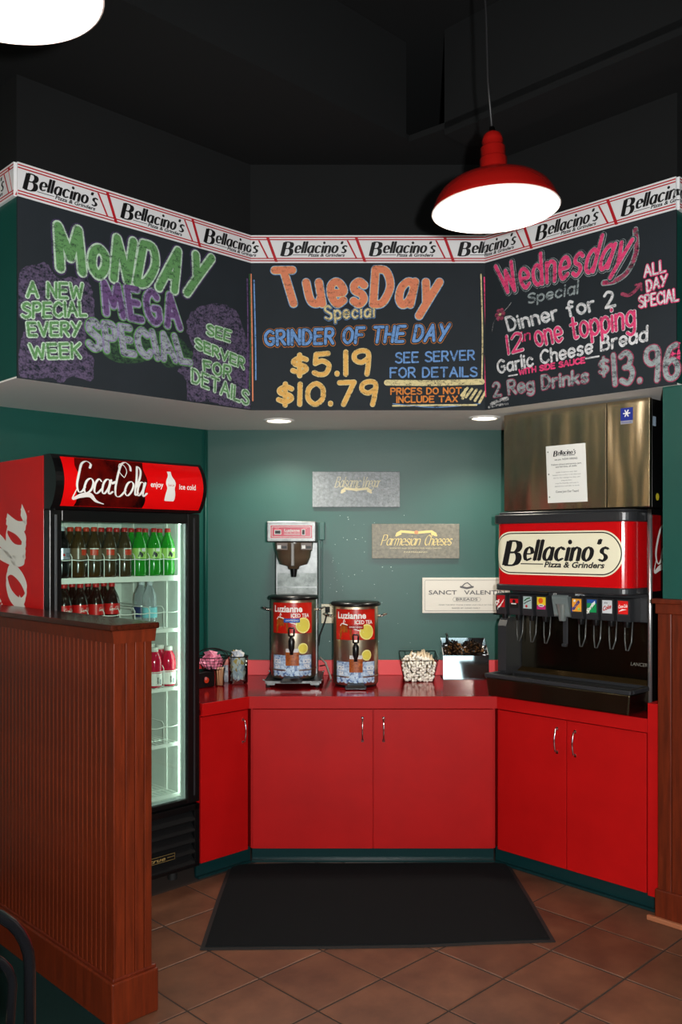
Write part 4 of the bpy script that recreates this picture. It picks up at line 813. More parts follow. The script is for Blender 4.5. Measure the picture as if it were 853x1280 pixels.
# ice chute in the middle of the bank
b = MB(); b.yzprism([(.10, Z(1.40)), (.125, Z(1.30)), (.20, Z(1.30)), (.215, Z(1.42)), (.12, Z(1.42))], .335, .425, M('ice_chute_plastic', (138, 150, 150), .16, trans=.4)); ch = b.obj('ice_chute', D, bevel=.01)
b = MB(); b.lathe([(.018, 0), (.026, .05), (.036, .085)], (.380, .13, Z(1.28)), M('chute_inner', (150, 160, 158), .2, .6), 18); b.obj('spout', ch)
b = MB(); b.box(.368, .396, .15, .156, Z(1.16), Z(1.30), m_greyp); b.box(.370, .394, .135, .155, Z(1.15), Z(1.165), m_greyp); b.obj('ice_lever', ch, bevel=.004)
b = MB(); b.box(.31, .46, .110, .114, Z(1.404), Z(1.424), m_greyp); b.text('ICE', .34, Z(1.408), .010, plane_fn(0, .110, 0), .0006, m_wht); b.obj('instruction_plate', D)

I = thing('ice_maker', 'large brushed steel ice maker standing on top of the soda dispenser', 'ice maker', (DO[0], DO[1], 1.830), -PI/4)
b = MB(); b.box(.020, .837, .165, .745, .004, .512, m_fblk); b.obj('casing', I, bevel=.003)
b = MB(); b.box(.016, .614, .141, .165, .006, .516, m_steel); fp = b.obj('front_panel', I, bevel=.004, seg=3)
b = MB(); b.box(.617, .837, .141, .165, .006, .516, m_steel); f2 = b.obj('front_panel', I, bevel=.004, seg=3)
b = MB(); fn = plane_fn(0, .141, 0); b.patch(.690, .752, .418, .478, fn, .0008, M('sticker_blue', (24, 44, 140), .4))
for a in (0, PI/3, 2*PI/3): b.ribbon([(.721-.016*math.cos(a), .452-.016*math.sin(a)), (.721+.016*math.cos(a), .452+.016*math.sin(a))], .0028, fn, .0016+a*1e-4, m_wht)
b.patch(.690, .752, .402, .418, fn, .0008, M('sticker_grey', (150, 150, 160), .4)); b.text('Manitowoc', .721, .406, .009, fn, .0014, M('sticker_blue', (24, 44, 140), .4), 0, 0, 'CENTER', .052); b.obj('blue_sticker', f2)
side_fn = lambda u, v, h: (.837+h, u, v)
b = MB(); b.disc(.215, .055, .017, side_fn, .0008, M('sticker_yellow', (205, 190, 50), .5), 18); b.obj('yellow_sticker', I)
b = MB(); b.patch(.168, .20, .385, .43, side_fn, .0008, M('sticker_pale', (150, 170, 190), .5)); b.obj('pale_sticker', I)
# hiring notice taped to the ice maker
nt_ = thing('paper_notice', 'white printed paper notice taped to the front of the steel ice maker', 'notice', (DO[0]+(.277+.139)/S2, DO[1]+(.139-.277)/S2, 1.872), -PI/4)
b = MB(); vs = []; n = 8
nfn = lambda u, v, h: (u+.012*(1-v/.285), -h-.004*math.sin(PI*u/.22)*(v/.285), v-.03*(u/.22)*.0)
b.patch(0, .226, 0, .288, nfn, .001, m_wht, 8, 8, True); b.obj('sheet', nt_)
b = MB(); logo(b, .045, .232, .13, nfn, .0018, m_ink)
for t_, z, s_, w_ in (('we are  NOW HIRING', .212, .010, .13), ('Delivery drivers and servers, part', .188, .0085, .17), ('and full time, all shifts', .176, .0085, .12), ('apply in person any day', .150, .006, .12), ('between two and four in the afternoon', .136, .006, .16), ('ask for the manager on duty and', .122, .006, .15), ('bring two forms', .108, .006, .06), ('must be friendly and neat in', .094, .006, .13), ('appearance and able to work', .080, .006, .14), ('Come Join Our Team!', .050, .011, .13)):
    b.text(t_, .115, z, s_, nfn, .0018, m_ink if s_ > .008 else M('grey_ink', (110, 110, 112), .6), 0, .008 if s_ > .008 else 0, 'CENTER', w_)
for z in (.03, .145, .258): b.disc(.012, z, .0035, nfn, .0018, m_ink, 10)
b.obj('print', nt_)
# ------------------------------------------------------------ tea brewer and urns
m_urn = brushed('urn_steel', (206, 192, 168), .33, (1, .02)); m_tred = M('urn_red_print', (186, 28, 16), .28); m_ice = voro('ice_print', (120, 150, 190), (196, 214, 230), (70, 98, 150), 95)
m_amber = M('amber_print', (176, 92, 30), .3, var=(70, (120, 50, 14))); m_lem = M('lemon_print', (214, 200, 84), .3); m_lem2 = M('lemon_rind_print', (232, 226, 140), .3)
def urn(label, x, y, z, rib):
    t = thing('tea_urn', label, 'tea urn', (x, y, z), 0, 'steel tea urns on the red worktop'); R = .126
    b = MB(); b.lathe([(R-.004, .012), (R, .018), (R, .440), (R-.003, .447)], (0, 0, 0), m_urn, 64); b.lathe([(R+.0015, .055), (R+.003, .059), (R+.0015, .063)], (0, 0, 0), m_urn, 64, cap=False); b.obj('urn_body', t)
    b = MB(); b.lathe([(R-.01, 0), (R-.006, .014)], (0, 0, 0), m_blackp, 48); b.obj('base_ring', t)
    b = MB(); b.lathe([(R+.004, .444), (R+.013, .447), (R+.014, .456), (R+.006, .466), (.05, .470), (.0001, .470)], (0, 0, 0), m_blackp, 64); b.obj('lid', t)
    fn = lambda u, v, h: ((R+h)*math.sin(u/R), -(R+h)*math.cos(u/R), v)
    b = MB(); b.patch(-.128, .122, .262, .430, fn, .0010, m_tred, 24, 1, True)
    b.text('Luzianne', -.108, .380, .036, fn, .003, m_wht, 0, .03, width=.165); b.text('ICED TEA', .098, .350, .021, fn, .003, m_wht, 0, .02, 'RIGHT', .104)
    P = [(-.096, .264), (-.094, .32), (-.088, .345), (-.06, .352), (-.03, .345), (-.022, .32), (-.02, .264)]
    b.fan([(u, v) for u, v in P], fn, .0022, m_amber); b.ribbon([(-.09, .34), (-.08, .352), (-.05, .346), (-.02, .325), (.03, .310), (.058, .300)], .0025, fn, .0034, m_wht)
    b.ribbon([(-.066, .35), (-.07, .362), (-.066, .375), (-.06, .362)], .002, fn, .0034, m_wht)
    b.disc(.062, .306, .043, fn, .0026, m_lem2, 28); b.disc(.062, .306, .036, fn, .0040, m_lem, 28)
    b.patch(-.045, .042, .322, .344, fn, .0052, M('ribbon_'+rib, (36, 84, 170) if rib == 'blue' else (150, 22, 24), .15), 8, 1); b.text('UNSWEETENED' if rib == 'blue' else 'SWEETENED', 0, .329, .009, fn, .0060, m_wht, 0, 0, 'CENTER', .07)
    b.obj('front_label', t, label='red iced tea label with white lettering and %s ribbon' % rib)
    b = MB(); b.patch(-.036, .038, .075, .165, fn, .0016, m_amber, 8, 1); b.patch(-.034, .036, .158, .178, fn, .0030, M('glass_print', (205, 205, 205), .3), 8, 1)
    b.disc(.062, .178, .030, fn, .0012, m_lem2, 24); b.disc(.062, .178, .024, fn, .0022, m_lem, 24)
    top = [(-.118, .140), (-.100, .150), (-.040, .146)]; 
    for u0, u1 in ((-.122, -.036), (.038, .118)): b.patch(u0, u1, .045, .142, fn, .0016, m_ice, 8, 3)
    b.patch(-.036, .038, .030, .085, fn, .0034, m_ice, 8, 2); b.patch(-.11, .108, .034, .05, fn, .0018, m_ice, 16, 1)
    for k in range(9): b.disc(-.105+.026*k, .036+.004*(k % 2), .013, fn, .0038+.0002*(k % 3), m_ice, 8)
    for u in (-.088, .084): b.text('ICED', u, .098, .020, fn, .0040, m_wht, 0, .03, 'CENTER', .045); b.text('TEA', u, .070, .020, fn, .0040, m_wht, 0, .03, 'CENTER', .038)
    b.obj('lower_label', t)
    b = MB(); b.text('BUNN', .0, .026, .013, fn, .0012, m_ink, 0, .03, 'CENTER', .062); b.obj('maker_name', t)
    b = MB(); b.tube([(0, -R+.004, .215), (0, -R-.045, .215)], .012, m_blackp, 14); b.tube([(0, -R-.038, .255), (0, -R-.038, .150)], [.010, .010], m_blackp, 16); b.lathe([(.010, 0), (.017, .02), (.018, .06), (.013, .075)], (0, -R-.038, .165), m_blackp, 18)
    f = b.obj('faucet', t)
    b = MB(); b.tube([(-.013, -R-.04, .25), (-.015, -R-.045, .285), (-.013, -R-.045, .296), (.013, -R-.045, .296), (.015, -R-.045, .285), (.013, -R-.04, .25)], .0045, m_blackp, 8); b.obj('faucet_handle', f)
    for s in (-1, 1):
        b = MB(); b.tube([(s*(R-.002), -.02, .385), (s*(R+.02), -.02, .388), (s*(R+.045), -.02, .398), (s*(R+.048), .0, .400), (s*(R+.045), .02, .398), (s*(R+.02), .02, .388), (s*(R-.002), .02, .385)], .0045, m_chrome, 8); b.obj('handle', t)
    b = MB(); b.box(-.058, .058, -R-.075, -R+.02, .0015, .012, m_blackp); b.hexa([(-.05, -R-.068, .012), (.05, -R-.068, .012), (.05, -R-.02, .012), (-.05, -R-.02, .012)], [(-.045, -R-.05, .022), (.045, -R-.05, .022), (.045, -R-.02, .030), (-.045, -R-.02, .030)], m_blackp); b.obj('drip_foot', t, bevel=.003)
    return t
u1 = urn('steel tea urn with blue ribbon on its red label, standing under the brewer', -.350, 4.955, .912, 'blue')
u2 = urn('steel tea urn with red ribbon on its red label, standing right of the brewer', .0, 4.945, .8765, 'red')
B = thing('tea_brewer', 'steel iced tea brewer with red control panel behind the left urn', 'tea brewer', (-.350, 5.10, .8765))
m_bst = M('worn_satin_steel', (122, 124, 123), .38, .85, var=(16, (92, 94, 94)), bump=(90, .15, .0006))
b = MB(); b.box(-.118, .128, .03, .15, .03, .80, m_bst); b.obj('column', B, bevel=.004)
b = MB(); b.box(-.108, .122, .0265, .030, .34, .62, M('scuffed_steel_plate', (112, 116, 114), .42, .8, var=(24, (80, 84, 82)))); b.box(-.11, .124, .0235, .0265, .535, .541, m_bst); b.obj('splash_plate', B)
b = MB(); b.box(-.148, .128, -.19, .14, .800, .915, m_bst); hd_ = b.obj('brew_head', B, bevel=.006, seg=3)
fn = plane_fn(0, -.19, 0); b = MB(); b.patch(-.130, .110, .818, .896, fn, .0008, m_wht); b.patch(-.126, .106, .822, .892, fn, .0014, M('panel_pink_red', (196, 30, 66), .3)); b.patch(-.119, .099, .828, .886, fn, .0018, m_wht); b.patch(-.116, .096, .831, .883, fn, .0022, M('panel_pink_red', (196, 30, 66), .3))
b.text('Luzianne', -.006, .858, .015, fn, .0028, m_wht, 0, .03, 'CENTER', .085); b.text('ICED TEA SYSTEM', -.006, .848, .006, fn, .0028, m_wht, 0, 0, 'CENTER', .085); b.text('READY', -.098, .874, .005, fn, .0028, m_wht); b.text('START', .058, .874, .005, fn, .0028, m_wht); b.patch(-.05, .038, .841, .844, fn, .0028, m_wht); b.obj('control_label', hd_)
b = MB(); b.box(-.104, -.066, -.195, -.190, .842, .868, m_wht); b.box(-.100, -.070, -.199, -.195, .846, .864, m_ink); b.obj('indicator', hd_)
b = MB(); b.box(.048, .068, -.195, -.190, .838, .872, m_wht); b.box(.052, .064, -.203, -.195, .842, .868, m_ink); b.obj('switch', hd_)
b = MB(); m_fun = M('smoky_brown_funnel', (92, 76, 60), .25, coat=.3)
b.lathe([(.022, 0), (.03, .004), (.035, .02), (.080, .032), (.094, .066), (.096, .070), (.102, .105), (.106, .108), (.112, .150), (.112, .156)], (-.006, -.06, .642), m_fun, 40); fun = b.obj('funnel', B)
b = MB(); b.box(-.014, .006, -.178, -.160, .665, .798, M('funnel_grey', (120, 116, 110), .35)); b.obj('funnel_grip', fun, bevel=.004)
b = MB(); b.lathe([(.014, 0), (.018, .03), (.02, .046)], (-.002, -.10, .602), m_blackp, 16); b.obj('drain_nozzle', fun)
for x in (-.092, .044):
    b = MB(); b.box(x, x+.06, -.186, -.182, .757, .795, M('warning_print', (90, 66, 54), .4)); b.patch(x+.004, x+.024, .763, .782, plane_fn(0, -.186, 0), .001, m_wht); b.patch(x+.028, x+.056, .763, .778, plane_fn(0, -.186, 0), .001, m_ink); b.obj('warning_sticker', B)
b = MB(); b.box(-.150, .160, -.255, .145, .020, .034, m_bst); b.box(-.140, -.095, -.262, -.255, .012, .030, m_bst); b.box(.100, .150, -.262, -.255, .012, .030, m_bst)
for x in (-.165, .165): b.tube([(x, -.24, .04), (x*.92, -.24, .034), (x*.92, .1, .034), (x, .1, .04)], .004, m_bst, 6)
b.obj('base_tray', B, bevel=.003)
for x, y in ((-.135, -.235), (.135, -.235), (-.12, .12), (.12, .12)): b = MB(); b.lathe([(.014, 0), (.012, .020)], (x, y, 0), m_rub, 14); b.obj('foot', B)

# wall outlet, cords, painted conduit
O_ = thing('wall_outlet', 'cream double wall outlet between the two tea urns', 'outlet', (-.172, 5.328, 1.245)); m_out = M('cream_plate', (205, 198, 170), .4)
b = MB(); b.box(-.037, .037, -.006, 0, -.058, .058, m_out); pl_ = b.obj('face_plate', O_, bevel=.002)
for z in (-.026, .026):
    b = MB(); b.lathe([(.016, 0), (.016, .003)], (0, 0, 0), m_out, 20); o = b.obj('socket', O_, (0, -.006, z)); o.rotation_euler = (PI/2, 0, 0)
b = MB(); b.box(-.012, .016, -.045, -.009, 1.255-1.245, 1.288-1.245, m_rub); b.obj('plug', O_, bevel=.003)
b = MB(); P = [(-.172, 5.29, 1.268), (-.168, 5.255, 1.262), (-.185, 5.25, 1.20), (-.215, 5.25, 1.12), (-.222, 5.25, 1.06)]; P3 = []
b.tube([Vector(p) for p in P], .0045, m_rub, 8); tag(b.obj('power_cord'), 'black power cord running from the outlet down behind the brewer', 'cord')
b = MB(); b.tube([(-.215, 5.255, .99), (-.18, 5.24, .96), (-.155, 5.2, .90), (-.145, 5.13, .8815)], .006, M('grey_hose', (150, 140, 134), .5), 8); b.tube([(-.215, 5.24, .94), (-.18, 5.24, .945), (-.16, 5.22, .925)], .004, m_rub, 6); tag(b.obj('water_line'), 'grey plastic water line beside the foot of the brewer', 'hose')
cd = thing('painted_conduit', 'slim green-painted conduit and switch box on the wall right of the brewer', 'conduit', (-.205, 5.33, 0))
b = MB(); b.box(-.006, .006, -.010, -.001, 1.31, 1.69, m_green); b.obj('conduit_cover', cd, bevel=.003); b = MB(); b.box(-.018, .018, -.018, -.001, 1.69, 1.80, m_green); b.obj('conduit_box', cd, bevel=.004)
b = MB(); b.tube([(-.905+.0, 5.30, .97), (-.905, 5.30, 2.35)], .007, m_green, 8); tag(b.obj('corner_pipe'), 'thin green-painted pipe running up the left wall corner', 'pipe')
b = MB()
for k in range(70):
    x = -.16+abs(random.gauss(0, .22)); z = random.uniform(1.05, 1.85); b.disc(x, z, random.choice([.0014, .002, .003]), plane_fn(0, 5.33, 0), .0006, M('pale_speck', (170, 196, 188), .5), 6)  # scattered small pale specks, densest at the left
o = b.obj('pale_speckle', bpy.data.objects['wall_back']); o['kind'] = 'stuff'

# ------------------------------------------------------------ three small wall plaques
def nibtext(b, text, x, z, hgt, W, fn, h, mat, nw, t, sh=.3):
    st = []; X = 0
    for ch in text:
        g_, wd = glyph(ch); st += [[(p[0]+X, p[1]) for p in s_] for s_ in g_]; X += wd+1.2
    k = W/X
    for i, s_ in enumerate(st): nib(b, [(x+p[0]*k+p[1]*hgt/10*sh, z+p[1]*hgt/10) for p in s_], nw, t, fn, h+2e-5*i, mat, .5)
def ribbon_emblem(b, cx, z, w_, fn, mat, mat2):
    b.ribbon([(cx-w_, z-.006), (cx-w_*.8, z+.008), (cx-w_*.3, z+.004), (cx, z), (cx+w_*.3, z+.004), (cx+w_*.8, z+.008), (cx+w_, z-.006)], .0075, fn, .0012, mat); 
    b.disc(cx, z+.003, .012, fn, .0030, mat2, 12); b.ribbon([(cx-w_*1.05, z-.016), (cx-w_*.82, z-.006)], .006, fn, .0010, mat); b.ribbon([(cx+w_*1.05, z-.016), (cx+w_*.82, z-.006)], .006, fn, .0010, mat)
m_plq = M('mottled_grey_canvas', (128, 134, 138), .38, spec=.7, var=(60, (88, 96, 100)), bump=(110, .8, .003)); m_plq2 = M('mottled_taupe_canvas', (124, 118, 102), .42, spec=.6, var=(50, (92, 92, 82)), bump=(110, .7, .003)); m_pale = M('pale_gold_print', (196, 186, 150), .5)
def plaque(label, x, z, W, H, mat):
    t = thing('wall_plaque', label, 'plaque', (x, 5.329, z)); b = MB(); b.box(0, W, -.022, -.001, 0, H, mat); b.obj('plaque_board', t, bevel=.002); return t, plane_fn(0, -.022, 0)
t, fn = plaque('mottled grey wall plaque, highest of the three on the green wall', -.262, 1.889, .528, .214, m_plq)
b = MB(); nibtext(b, 'Balsamic', .135, .120, .062, .155, fn, .001, m_pale, .0022, .0012); nibtext(b, 'Vinegar', .295, .120, .062, .11, fn, .001, m_pale, .0022, .0012); b.obj('script_lettering', t)
b = MB(); ribbon_emblem(b, .265, .104, .085, fn, m_pale, m_pale); b.obj('printed_emblem', t)
t, fn = plaque('taupe wall plaque with gold script Parmesian Cheeses', .097, 1.579, .528, .209, m_plq2)
m_gs = M('gold_script', (212, 190, 120), .45)
b = MB(); nibtext(b, 'Parmesian', .055, .080, .062, .235, fn, .001, m_gs, .0030, .0013); nibtext(b, 'Cheeses', .315, .080, .062, .165, fn, .001, m_gs, .0030, .0013)
b.text('IMPORTED AND DOMESTIC FINE AGED CHEESES', .264, .058, .008, fn, .001, m_pale, 0, 0, 'CENTER', .31); b.text('PARMIGIANO', .264, .034, .010, fn, .001, m_pale, 0, 0, 'CENTER', .14); b.obj('script_lettering', t)
b = MB(); ribbon_emblem(b, .268, .155, .115, fn, m_gs, M('emblem_rose', (190, 130, 90), .5)); b.obj('printed_emblem', t)
m_off = M('off_white_board', (206, 202, 192), .5, bump=(200, .1, .0005)); m_gi = M('faded_ink', (86, 86, 88), .6)
t, fn = plaque('off-white wall plaque with thin grey lettering, partly behind the soda dispenser', .402, 1.250, .528, .213, m_off)
b = MB(); b.text('SANCT   VALENTIN', .268, .112, .026, fn, .001, m_gi, 0, .012, 'CENTER', .46); b.text('BREADS', .268, .076, .015, fn, .001, m_gi, 0, .012, 'CENTER', .13)
b.text('FROM THE BEST STONE OVENS AND MILLS OF ITALY', .264, .046, .007, fn, .001, m_gi, 0, 0, 'CENTER', .33); b.text('BAKED BY HAND DAILY', .264, .026, .009, fn, .001, m_gi, 0, 0, 'CENTER', .17); b.obj('lettering', t)
b = MB(); rr = [(.018, .014), (.51, .014), (.518, .022), (.518, .191), (.51, .199), (.022, .199), (.014, .191), (.014, .022), (.018, .014)]; b.ribbon(rr, .0008, fn, .001, m_gi)
b.ribbon([(.19, .094), (.345, .094), (.352, .083), (.345, .070), (.19, .070), (.183, .083), (.19, .094)], .0008, fn, .001, m_gi)
b.ribbon([(.232, .158), (.268, .150), (.304, .158)], .006, fn, .001, m_gi); b.ribbon([(.242, .164), (.256, .178), (.272, .183), (.286, .172), (.296, .162)], .003, fn, .0014, m_gi); b.obj('printed_emblem', t)

# ------------------------------------------------------------ small things on the worktop
m_wirek = M('black_wire', (14, 14, 14), .35, .5)
def basket(label, cx, cy, z, w0, w1, d0, d1, h0, h1, handles, nx=6, nz=4):
    """tapering wire basket: w0/d0 at the foot, w1/d1 at the rim; h0 front height, h1 back height"""
    t = thing('wire_basket', label, 'basket', (cx, cy, z)); b = MB()
    def ring(f, zf, zb):
        w_ = (w0+(w1-w0)*f)/2; d = (d0+(d1-d0)*f)/2; return [(-w_, -d, zf), (w_, -d, zf), (w_, d, zb), (-w_, d, zb)]
    for k in range(nz+1):
        f = k/nz; r = ring(f, .003+h0*f, .003+h1*f); b.tube(r+[r[0]], .0026 if k == nz else .0014, m_wirek, 5)
    lo = ring(0, .003, .003); hi = ring(1, h0, h1)
    for a in range(4):
        p, q = Vector(lo[a]), Vector(lo[(a+1) % 4]); r_, s_ = Vector(hi[a]), Vector(hi[(a+1) % 4])
        for k in range(nx): f = k/nx; b.tube([p.lerp(q, f), r_.lerp(s_, f)], .0013, m_wirek, 5)
    for k in range(1, nx): f = k/nx; b.tube([Vector(lo[0]).lerp(Vector(lo[1]), f), Vector(lo[3]).lerp(Vector(lo[2]), f)], .0013, m_wirek, 5)
    b.obj('wire_mesh', t)
    if handles:
        b = MB(); w_ = w1/2*.68; b.tube([(w_*math.cos(a)*-1, -d1/2-.004+.006*math.sin(a), h0-.075*math.sin(a)) for a in [PI*k/14 for k in range(15)]], .0024, m_wirek, 6); b.obj('loop_handle', t)
    return t
basket('black wire basket holding wrapped straws, beside the steel bin', .365, 5.135, .8765, .165, .215, .15, .20, .118, .150, True)
m_paper = M('straw_paper', (232, 226, 214), .7); m_str = M('tan_straw_sleeve', (224, 204, 176), .7)
sb = MB(); sb.tube([(0, -.095, 0), (0, .085, 0)], .0066, m_str, 8); sb.tube([(0, -.103, 0), (0, -.080, 0)], .0078, m_paper, 8); sproto = None
for row in range(12):
    zz = .8765+.010+row*.0118; n = 12 if row < 9 else (14, 11, 7)[row-9]; w_ = (.150+.0035*row) if row < 9 else (.160, .125, .08)[row-9]
    for k in range(n):
        if row < 8 and 0 < k < n-1 and row % 2 and False: continue
        if sproto is None: o = sproto = sb.obj('wrapped_straw')
        else: o = sproto.copy(); C.objects.link(o)
        tag(o, 'paper-wrapped straw lying in the black wire basket', 'straw', 'paper-wrapped straws in the wire basket')
        o.location = (.365-w_/2+w_*k/(n-1)+random.uniform(-.002, .002), 5.138+random.uniform(-.006, .006)+(.0 if row < 8 else .010*(row-7)), zz+random.uniform(-.002, .002)+(0 if row < 8 else .002)); o.rotation_euler = (.05+(.10 if row > 8 else 0), random.uniform(0, 3), random.uniform(-.04, .04))
# steel bin with two dark crinkled clumps and a tongs handle
bn = thing('steel_bin', 'open polished steel bin beside the soda dispenser', 'bin', (.640, 5.215, .8765)); m_bin = M('polished_steel', (196, 196, 198), .08, 1)
x0, x1, yf, yb = -.130, .138, -.085, .085
b = MB()
b.hexa([(x0, yf, 0), (x1, yf, 0), (x1, yf+.006, 0), (x0, yf+.006, 0)], [(x0, yf+.010, .137), (x1, yf+.010, .137), (x1, yf+.016, .137), (x0, yf+.016, .137)], m_bin)
for x in (x0, x1-.004): b.hexa([(x, yf+.003, 0), (x+.004, yf+.003, 0), (x+.004, yb, 0), (x, yb, 0)], [(x, yf+.012, .137), (x+.004, yf+.012, .137), (x+.004, yb, .225), (x, yb, .225)], m_bin)
b.box(x0, x1, yb-.003, yb, 0, .225, m_bin); b.box(x0, x1, yf+.006, yb, 0, .004, m_bin); b.obj('bin_body', bn)
b = MB(); b.box(x0, x1, yf+.009, yf+.030, .137, .141, m_bin); b.box(x0, x0+.008, yf+.02, yb, .137, .1395, m_bin); b.box(x1-.008, x1, yf+.02, yb, .137, .1395, m_bin); b.obj('bin_rim', bn)
b = MB(); b.box(x0+.006, x1-.006, yf+.03, yb-.004, .110, .120, m_rub); b.obj('bin_insert', bn)
m_clump = M('glossy_dark_leaf', (40, 27, 16), .22, spec=.8, var=(40, (18, 13, 10)))
for k, (cx, s_, lb) in enumerate(((-.058, 1.0, 'left clump of glossy dark brown curled leaves in the steel bin'), (.062, 1.08, 'right clump of glossy near-black curled leaves in the steel bin'))):
    b = MB()
    for i in range(230):
        th = random.uniform(0, 2*PI); ph = math.acos(random.uniform(-.25, 1)); r = .047*s_*random.uniform(.55, 1.1); c = Vector((math.sin(ph)*math.cos(th)*1.05, math.sin(ph)*math.sin(th), math.cos(ph)*.95))*r
        a = Vector((random.gauss(0, 1), random.gauss(0, 1), random.gauss(0, 1))).normalized(); d = c.cross(a).normalized(); n = c.normalized(); L_ = random.uniform(.006, .013)
        b.add([c-d*L_, c+n*L_*.6+a*L_*.5, c+d*L_, c+n*L_*1.1-a*L_*.3, c-n*.004], [(0, 1, 2), (0, 2, 3), (1, 4, 2), (0, 4, 1)], m_clump if i % 3 else M('amber_dark_leaf', (112, 76, 40), .3, spec=.7))
    b.lathe([(.0001, -.025), (.018, -.02), (.024, 0), (.018, .014), (.0001, .02)], (0, 0, 0), m_clump, 8)
    tag(b.obj('leaf_clump', None, (.640+cx, 5.222, .8765+.155)), lb, 'garnish', 'dark clumps in the steel bin')
b = MB(); b.tube([(.556, 5.255, 1.00), (.549, 5.255, 1.10), (.545, 5.257, 1.125), (.540, 5.26, 1.132)], [.004, .005, .006, .004], m_blackp, 8); tag(b.obj('tongs'), 'black upright tongs handle sticking out of the steel bin corner', 'tongs')

# left end of the worktop
jar = thing('glass_jar', 'round clear glass jar of white packets near the fridge', 'jar', (-.668, 4.99, .8765)); m_gl = glassy('jar_glass', (214, 228, 228), .12, .03)
b = MB(); b.lathe([(.052, .002), (.056, .006), (.056, .150), (.058, .156)], (0, 0, 0), m_gl, 32, cap=False); b.lathe([(.0565, .150), (.0595, .153), (.0565, .157)], (0, 0, 0), m_rub, 32, cap=False); b.lathe([(.0001, .002), (.052, .003)], (0, 0, 0), m_gl, 24, cap=False); b.obj('jar_glass', jar)
def packets(n, name, label, grp, fnpos, mats, size=(.030, .0035, .045)):
    pr = {}
    for k in range(n):
        mt = mats[k % len(mats)]
        if mt not in pr:
            b = MB(); sx, sy, sz = size; b.hexa([(-sx, -sy*.2, -sz), (sx, -sy*.2, -sz), (sx, sy*.2, -sz), (-sx, sy*.2, -sz)], [(-sx, -sy, 0), (sx, -sy, 0), (sx, sy, 0), (-sx, sy, 0)], mt); b.hexa([(-sx, -sy, 0), (sx, -sy, 0), (sx, sy, 0), (-sx, sy, 0)], [(-sx, -sy*.2, sz), (sx, -sy*.2, sz), (sx, sy*.2, sz), (-sx, sy*.2, sz)], mt)
            o = pr[mt] = b.obj(name)
        else: o = pr[mt].copy(); C.objects.link(o)
        tag(o, label, 'packet', grp); p, r = fnpos(k); o.location = p; o.rotation_euler = r
m_pk = M('white_packet', (226, 224, 218), .55); m_pb = M('blue_grey_packet', (160, 172, 188), .55, var=(60, (210, 214, 220))); m_py = M('gold_packet', (190, 156, 80), .55); m_ppk = M('pink_packet', (226, 116, 150), .55, var=(40, (240, 160, 184)))
def jp(k):
    lv = k//9; a = (k % 9)*2*PI/9+lv*.4; r = .030 if lv < 3 else .022
    return ((-.668+r*math.cos(a), 4.99+r*math.sin(a), .8765+.050+.036*lv), (random.uniform(-.35, .35), random.uniform(-.9, .9), a+PI/2+random.uniform(-.3, .3)))
packets(34, 'sweetener_packet', 'white or blue-grey paper packet stuffed in the glass jar', 'paper packets in the glass jar', jp, [m_pk, m_pb, m_pb, m_pk, m_py], (.020, .0022, .026))
cup = thing('pick_holder', 'small clear glass full of pale wooden stirrers, front of the packet jar', 'glass', (-.757, 4.895, .8765))
b = MB(); b.lathe([(.024, .001), (.026, .004), (.024, .05), (.031, .098)], (0, 0, 0), glassy('cup_glass', (236, 226, 214), .12, .03), 24, cap=False); b.obj('cup_glass', cup)
m_st = M('pale_stirrer', (226, 190, 160), .7); sp_ = None
for k in range(30):
    if sp_ is None: b = MB(); b.tube([(0, 0, 0), (0, 0, .100)], .0024, m_st, 5); o = sp_ = b.obj('wooden_stirrer')
    else: o = sp_.copy(); C.objects.link(o)
    tag(o, 'thin pale wooden stirrer standing in the small glass', 'stirrer', 'wooden stirrers in the small glass')
    a = random.uniform(0, 2*PI); r = .019*math.sqrt(random.random()); o.location = (-.757+r*math.cos(a), 4.895+r*math.sin(a), .881); o.rotation_euler = (random.uniform(-.06, .06), random.uniform(-.06, .06), 0)
jb = thing('lidded_jar', 'small jar of white packets with pink lid, behind the stirrer glass', 'jar', (-.735, 5.06, .8765))
b = MB(); b.lathe([(.030, 0), (.032, .004), (.032, .09), (.027, .097)], (0, 0, 0), M('packet_print', (196, 198, 202), .4, var=(45, (90, 100, 116))), 24); b.obj('jar_body', jb); b = MB(); b.lathe([(.030, .097), (.034, .102), (.030, .122), (.012, .128)], (0, 0, 0), M('dusty_pink_lid', (190, 120, 112), .5), 20); b.obj('jar_lid', jb)
nd = thing('napkin_dispenser', 'black box dispenser with red emblem under the pink packet basket', 'dispenser', (-.826, 4.858, .8765), PI/4)
b = MB(); b.box(-.075, .045, -.02, .10, 0, .088, m_blackp); b.obj('dispenser_box', nd, bevel=.006)
b = MB(); fn = plane_fn(0, -.02, 0); b.disc(-.012, .040, .016, fn, .001, c_or, 14); b.disc(-.018, .050, .009, fn, .002, M('emblem_pink', (200, 110, 110), .5), 12); b.obj('emblem', nd)
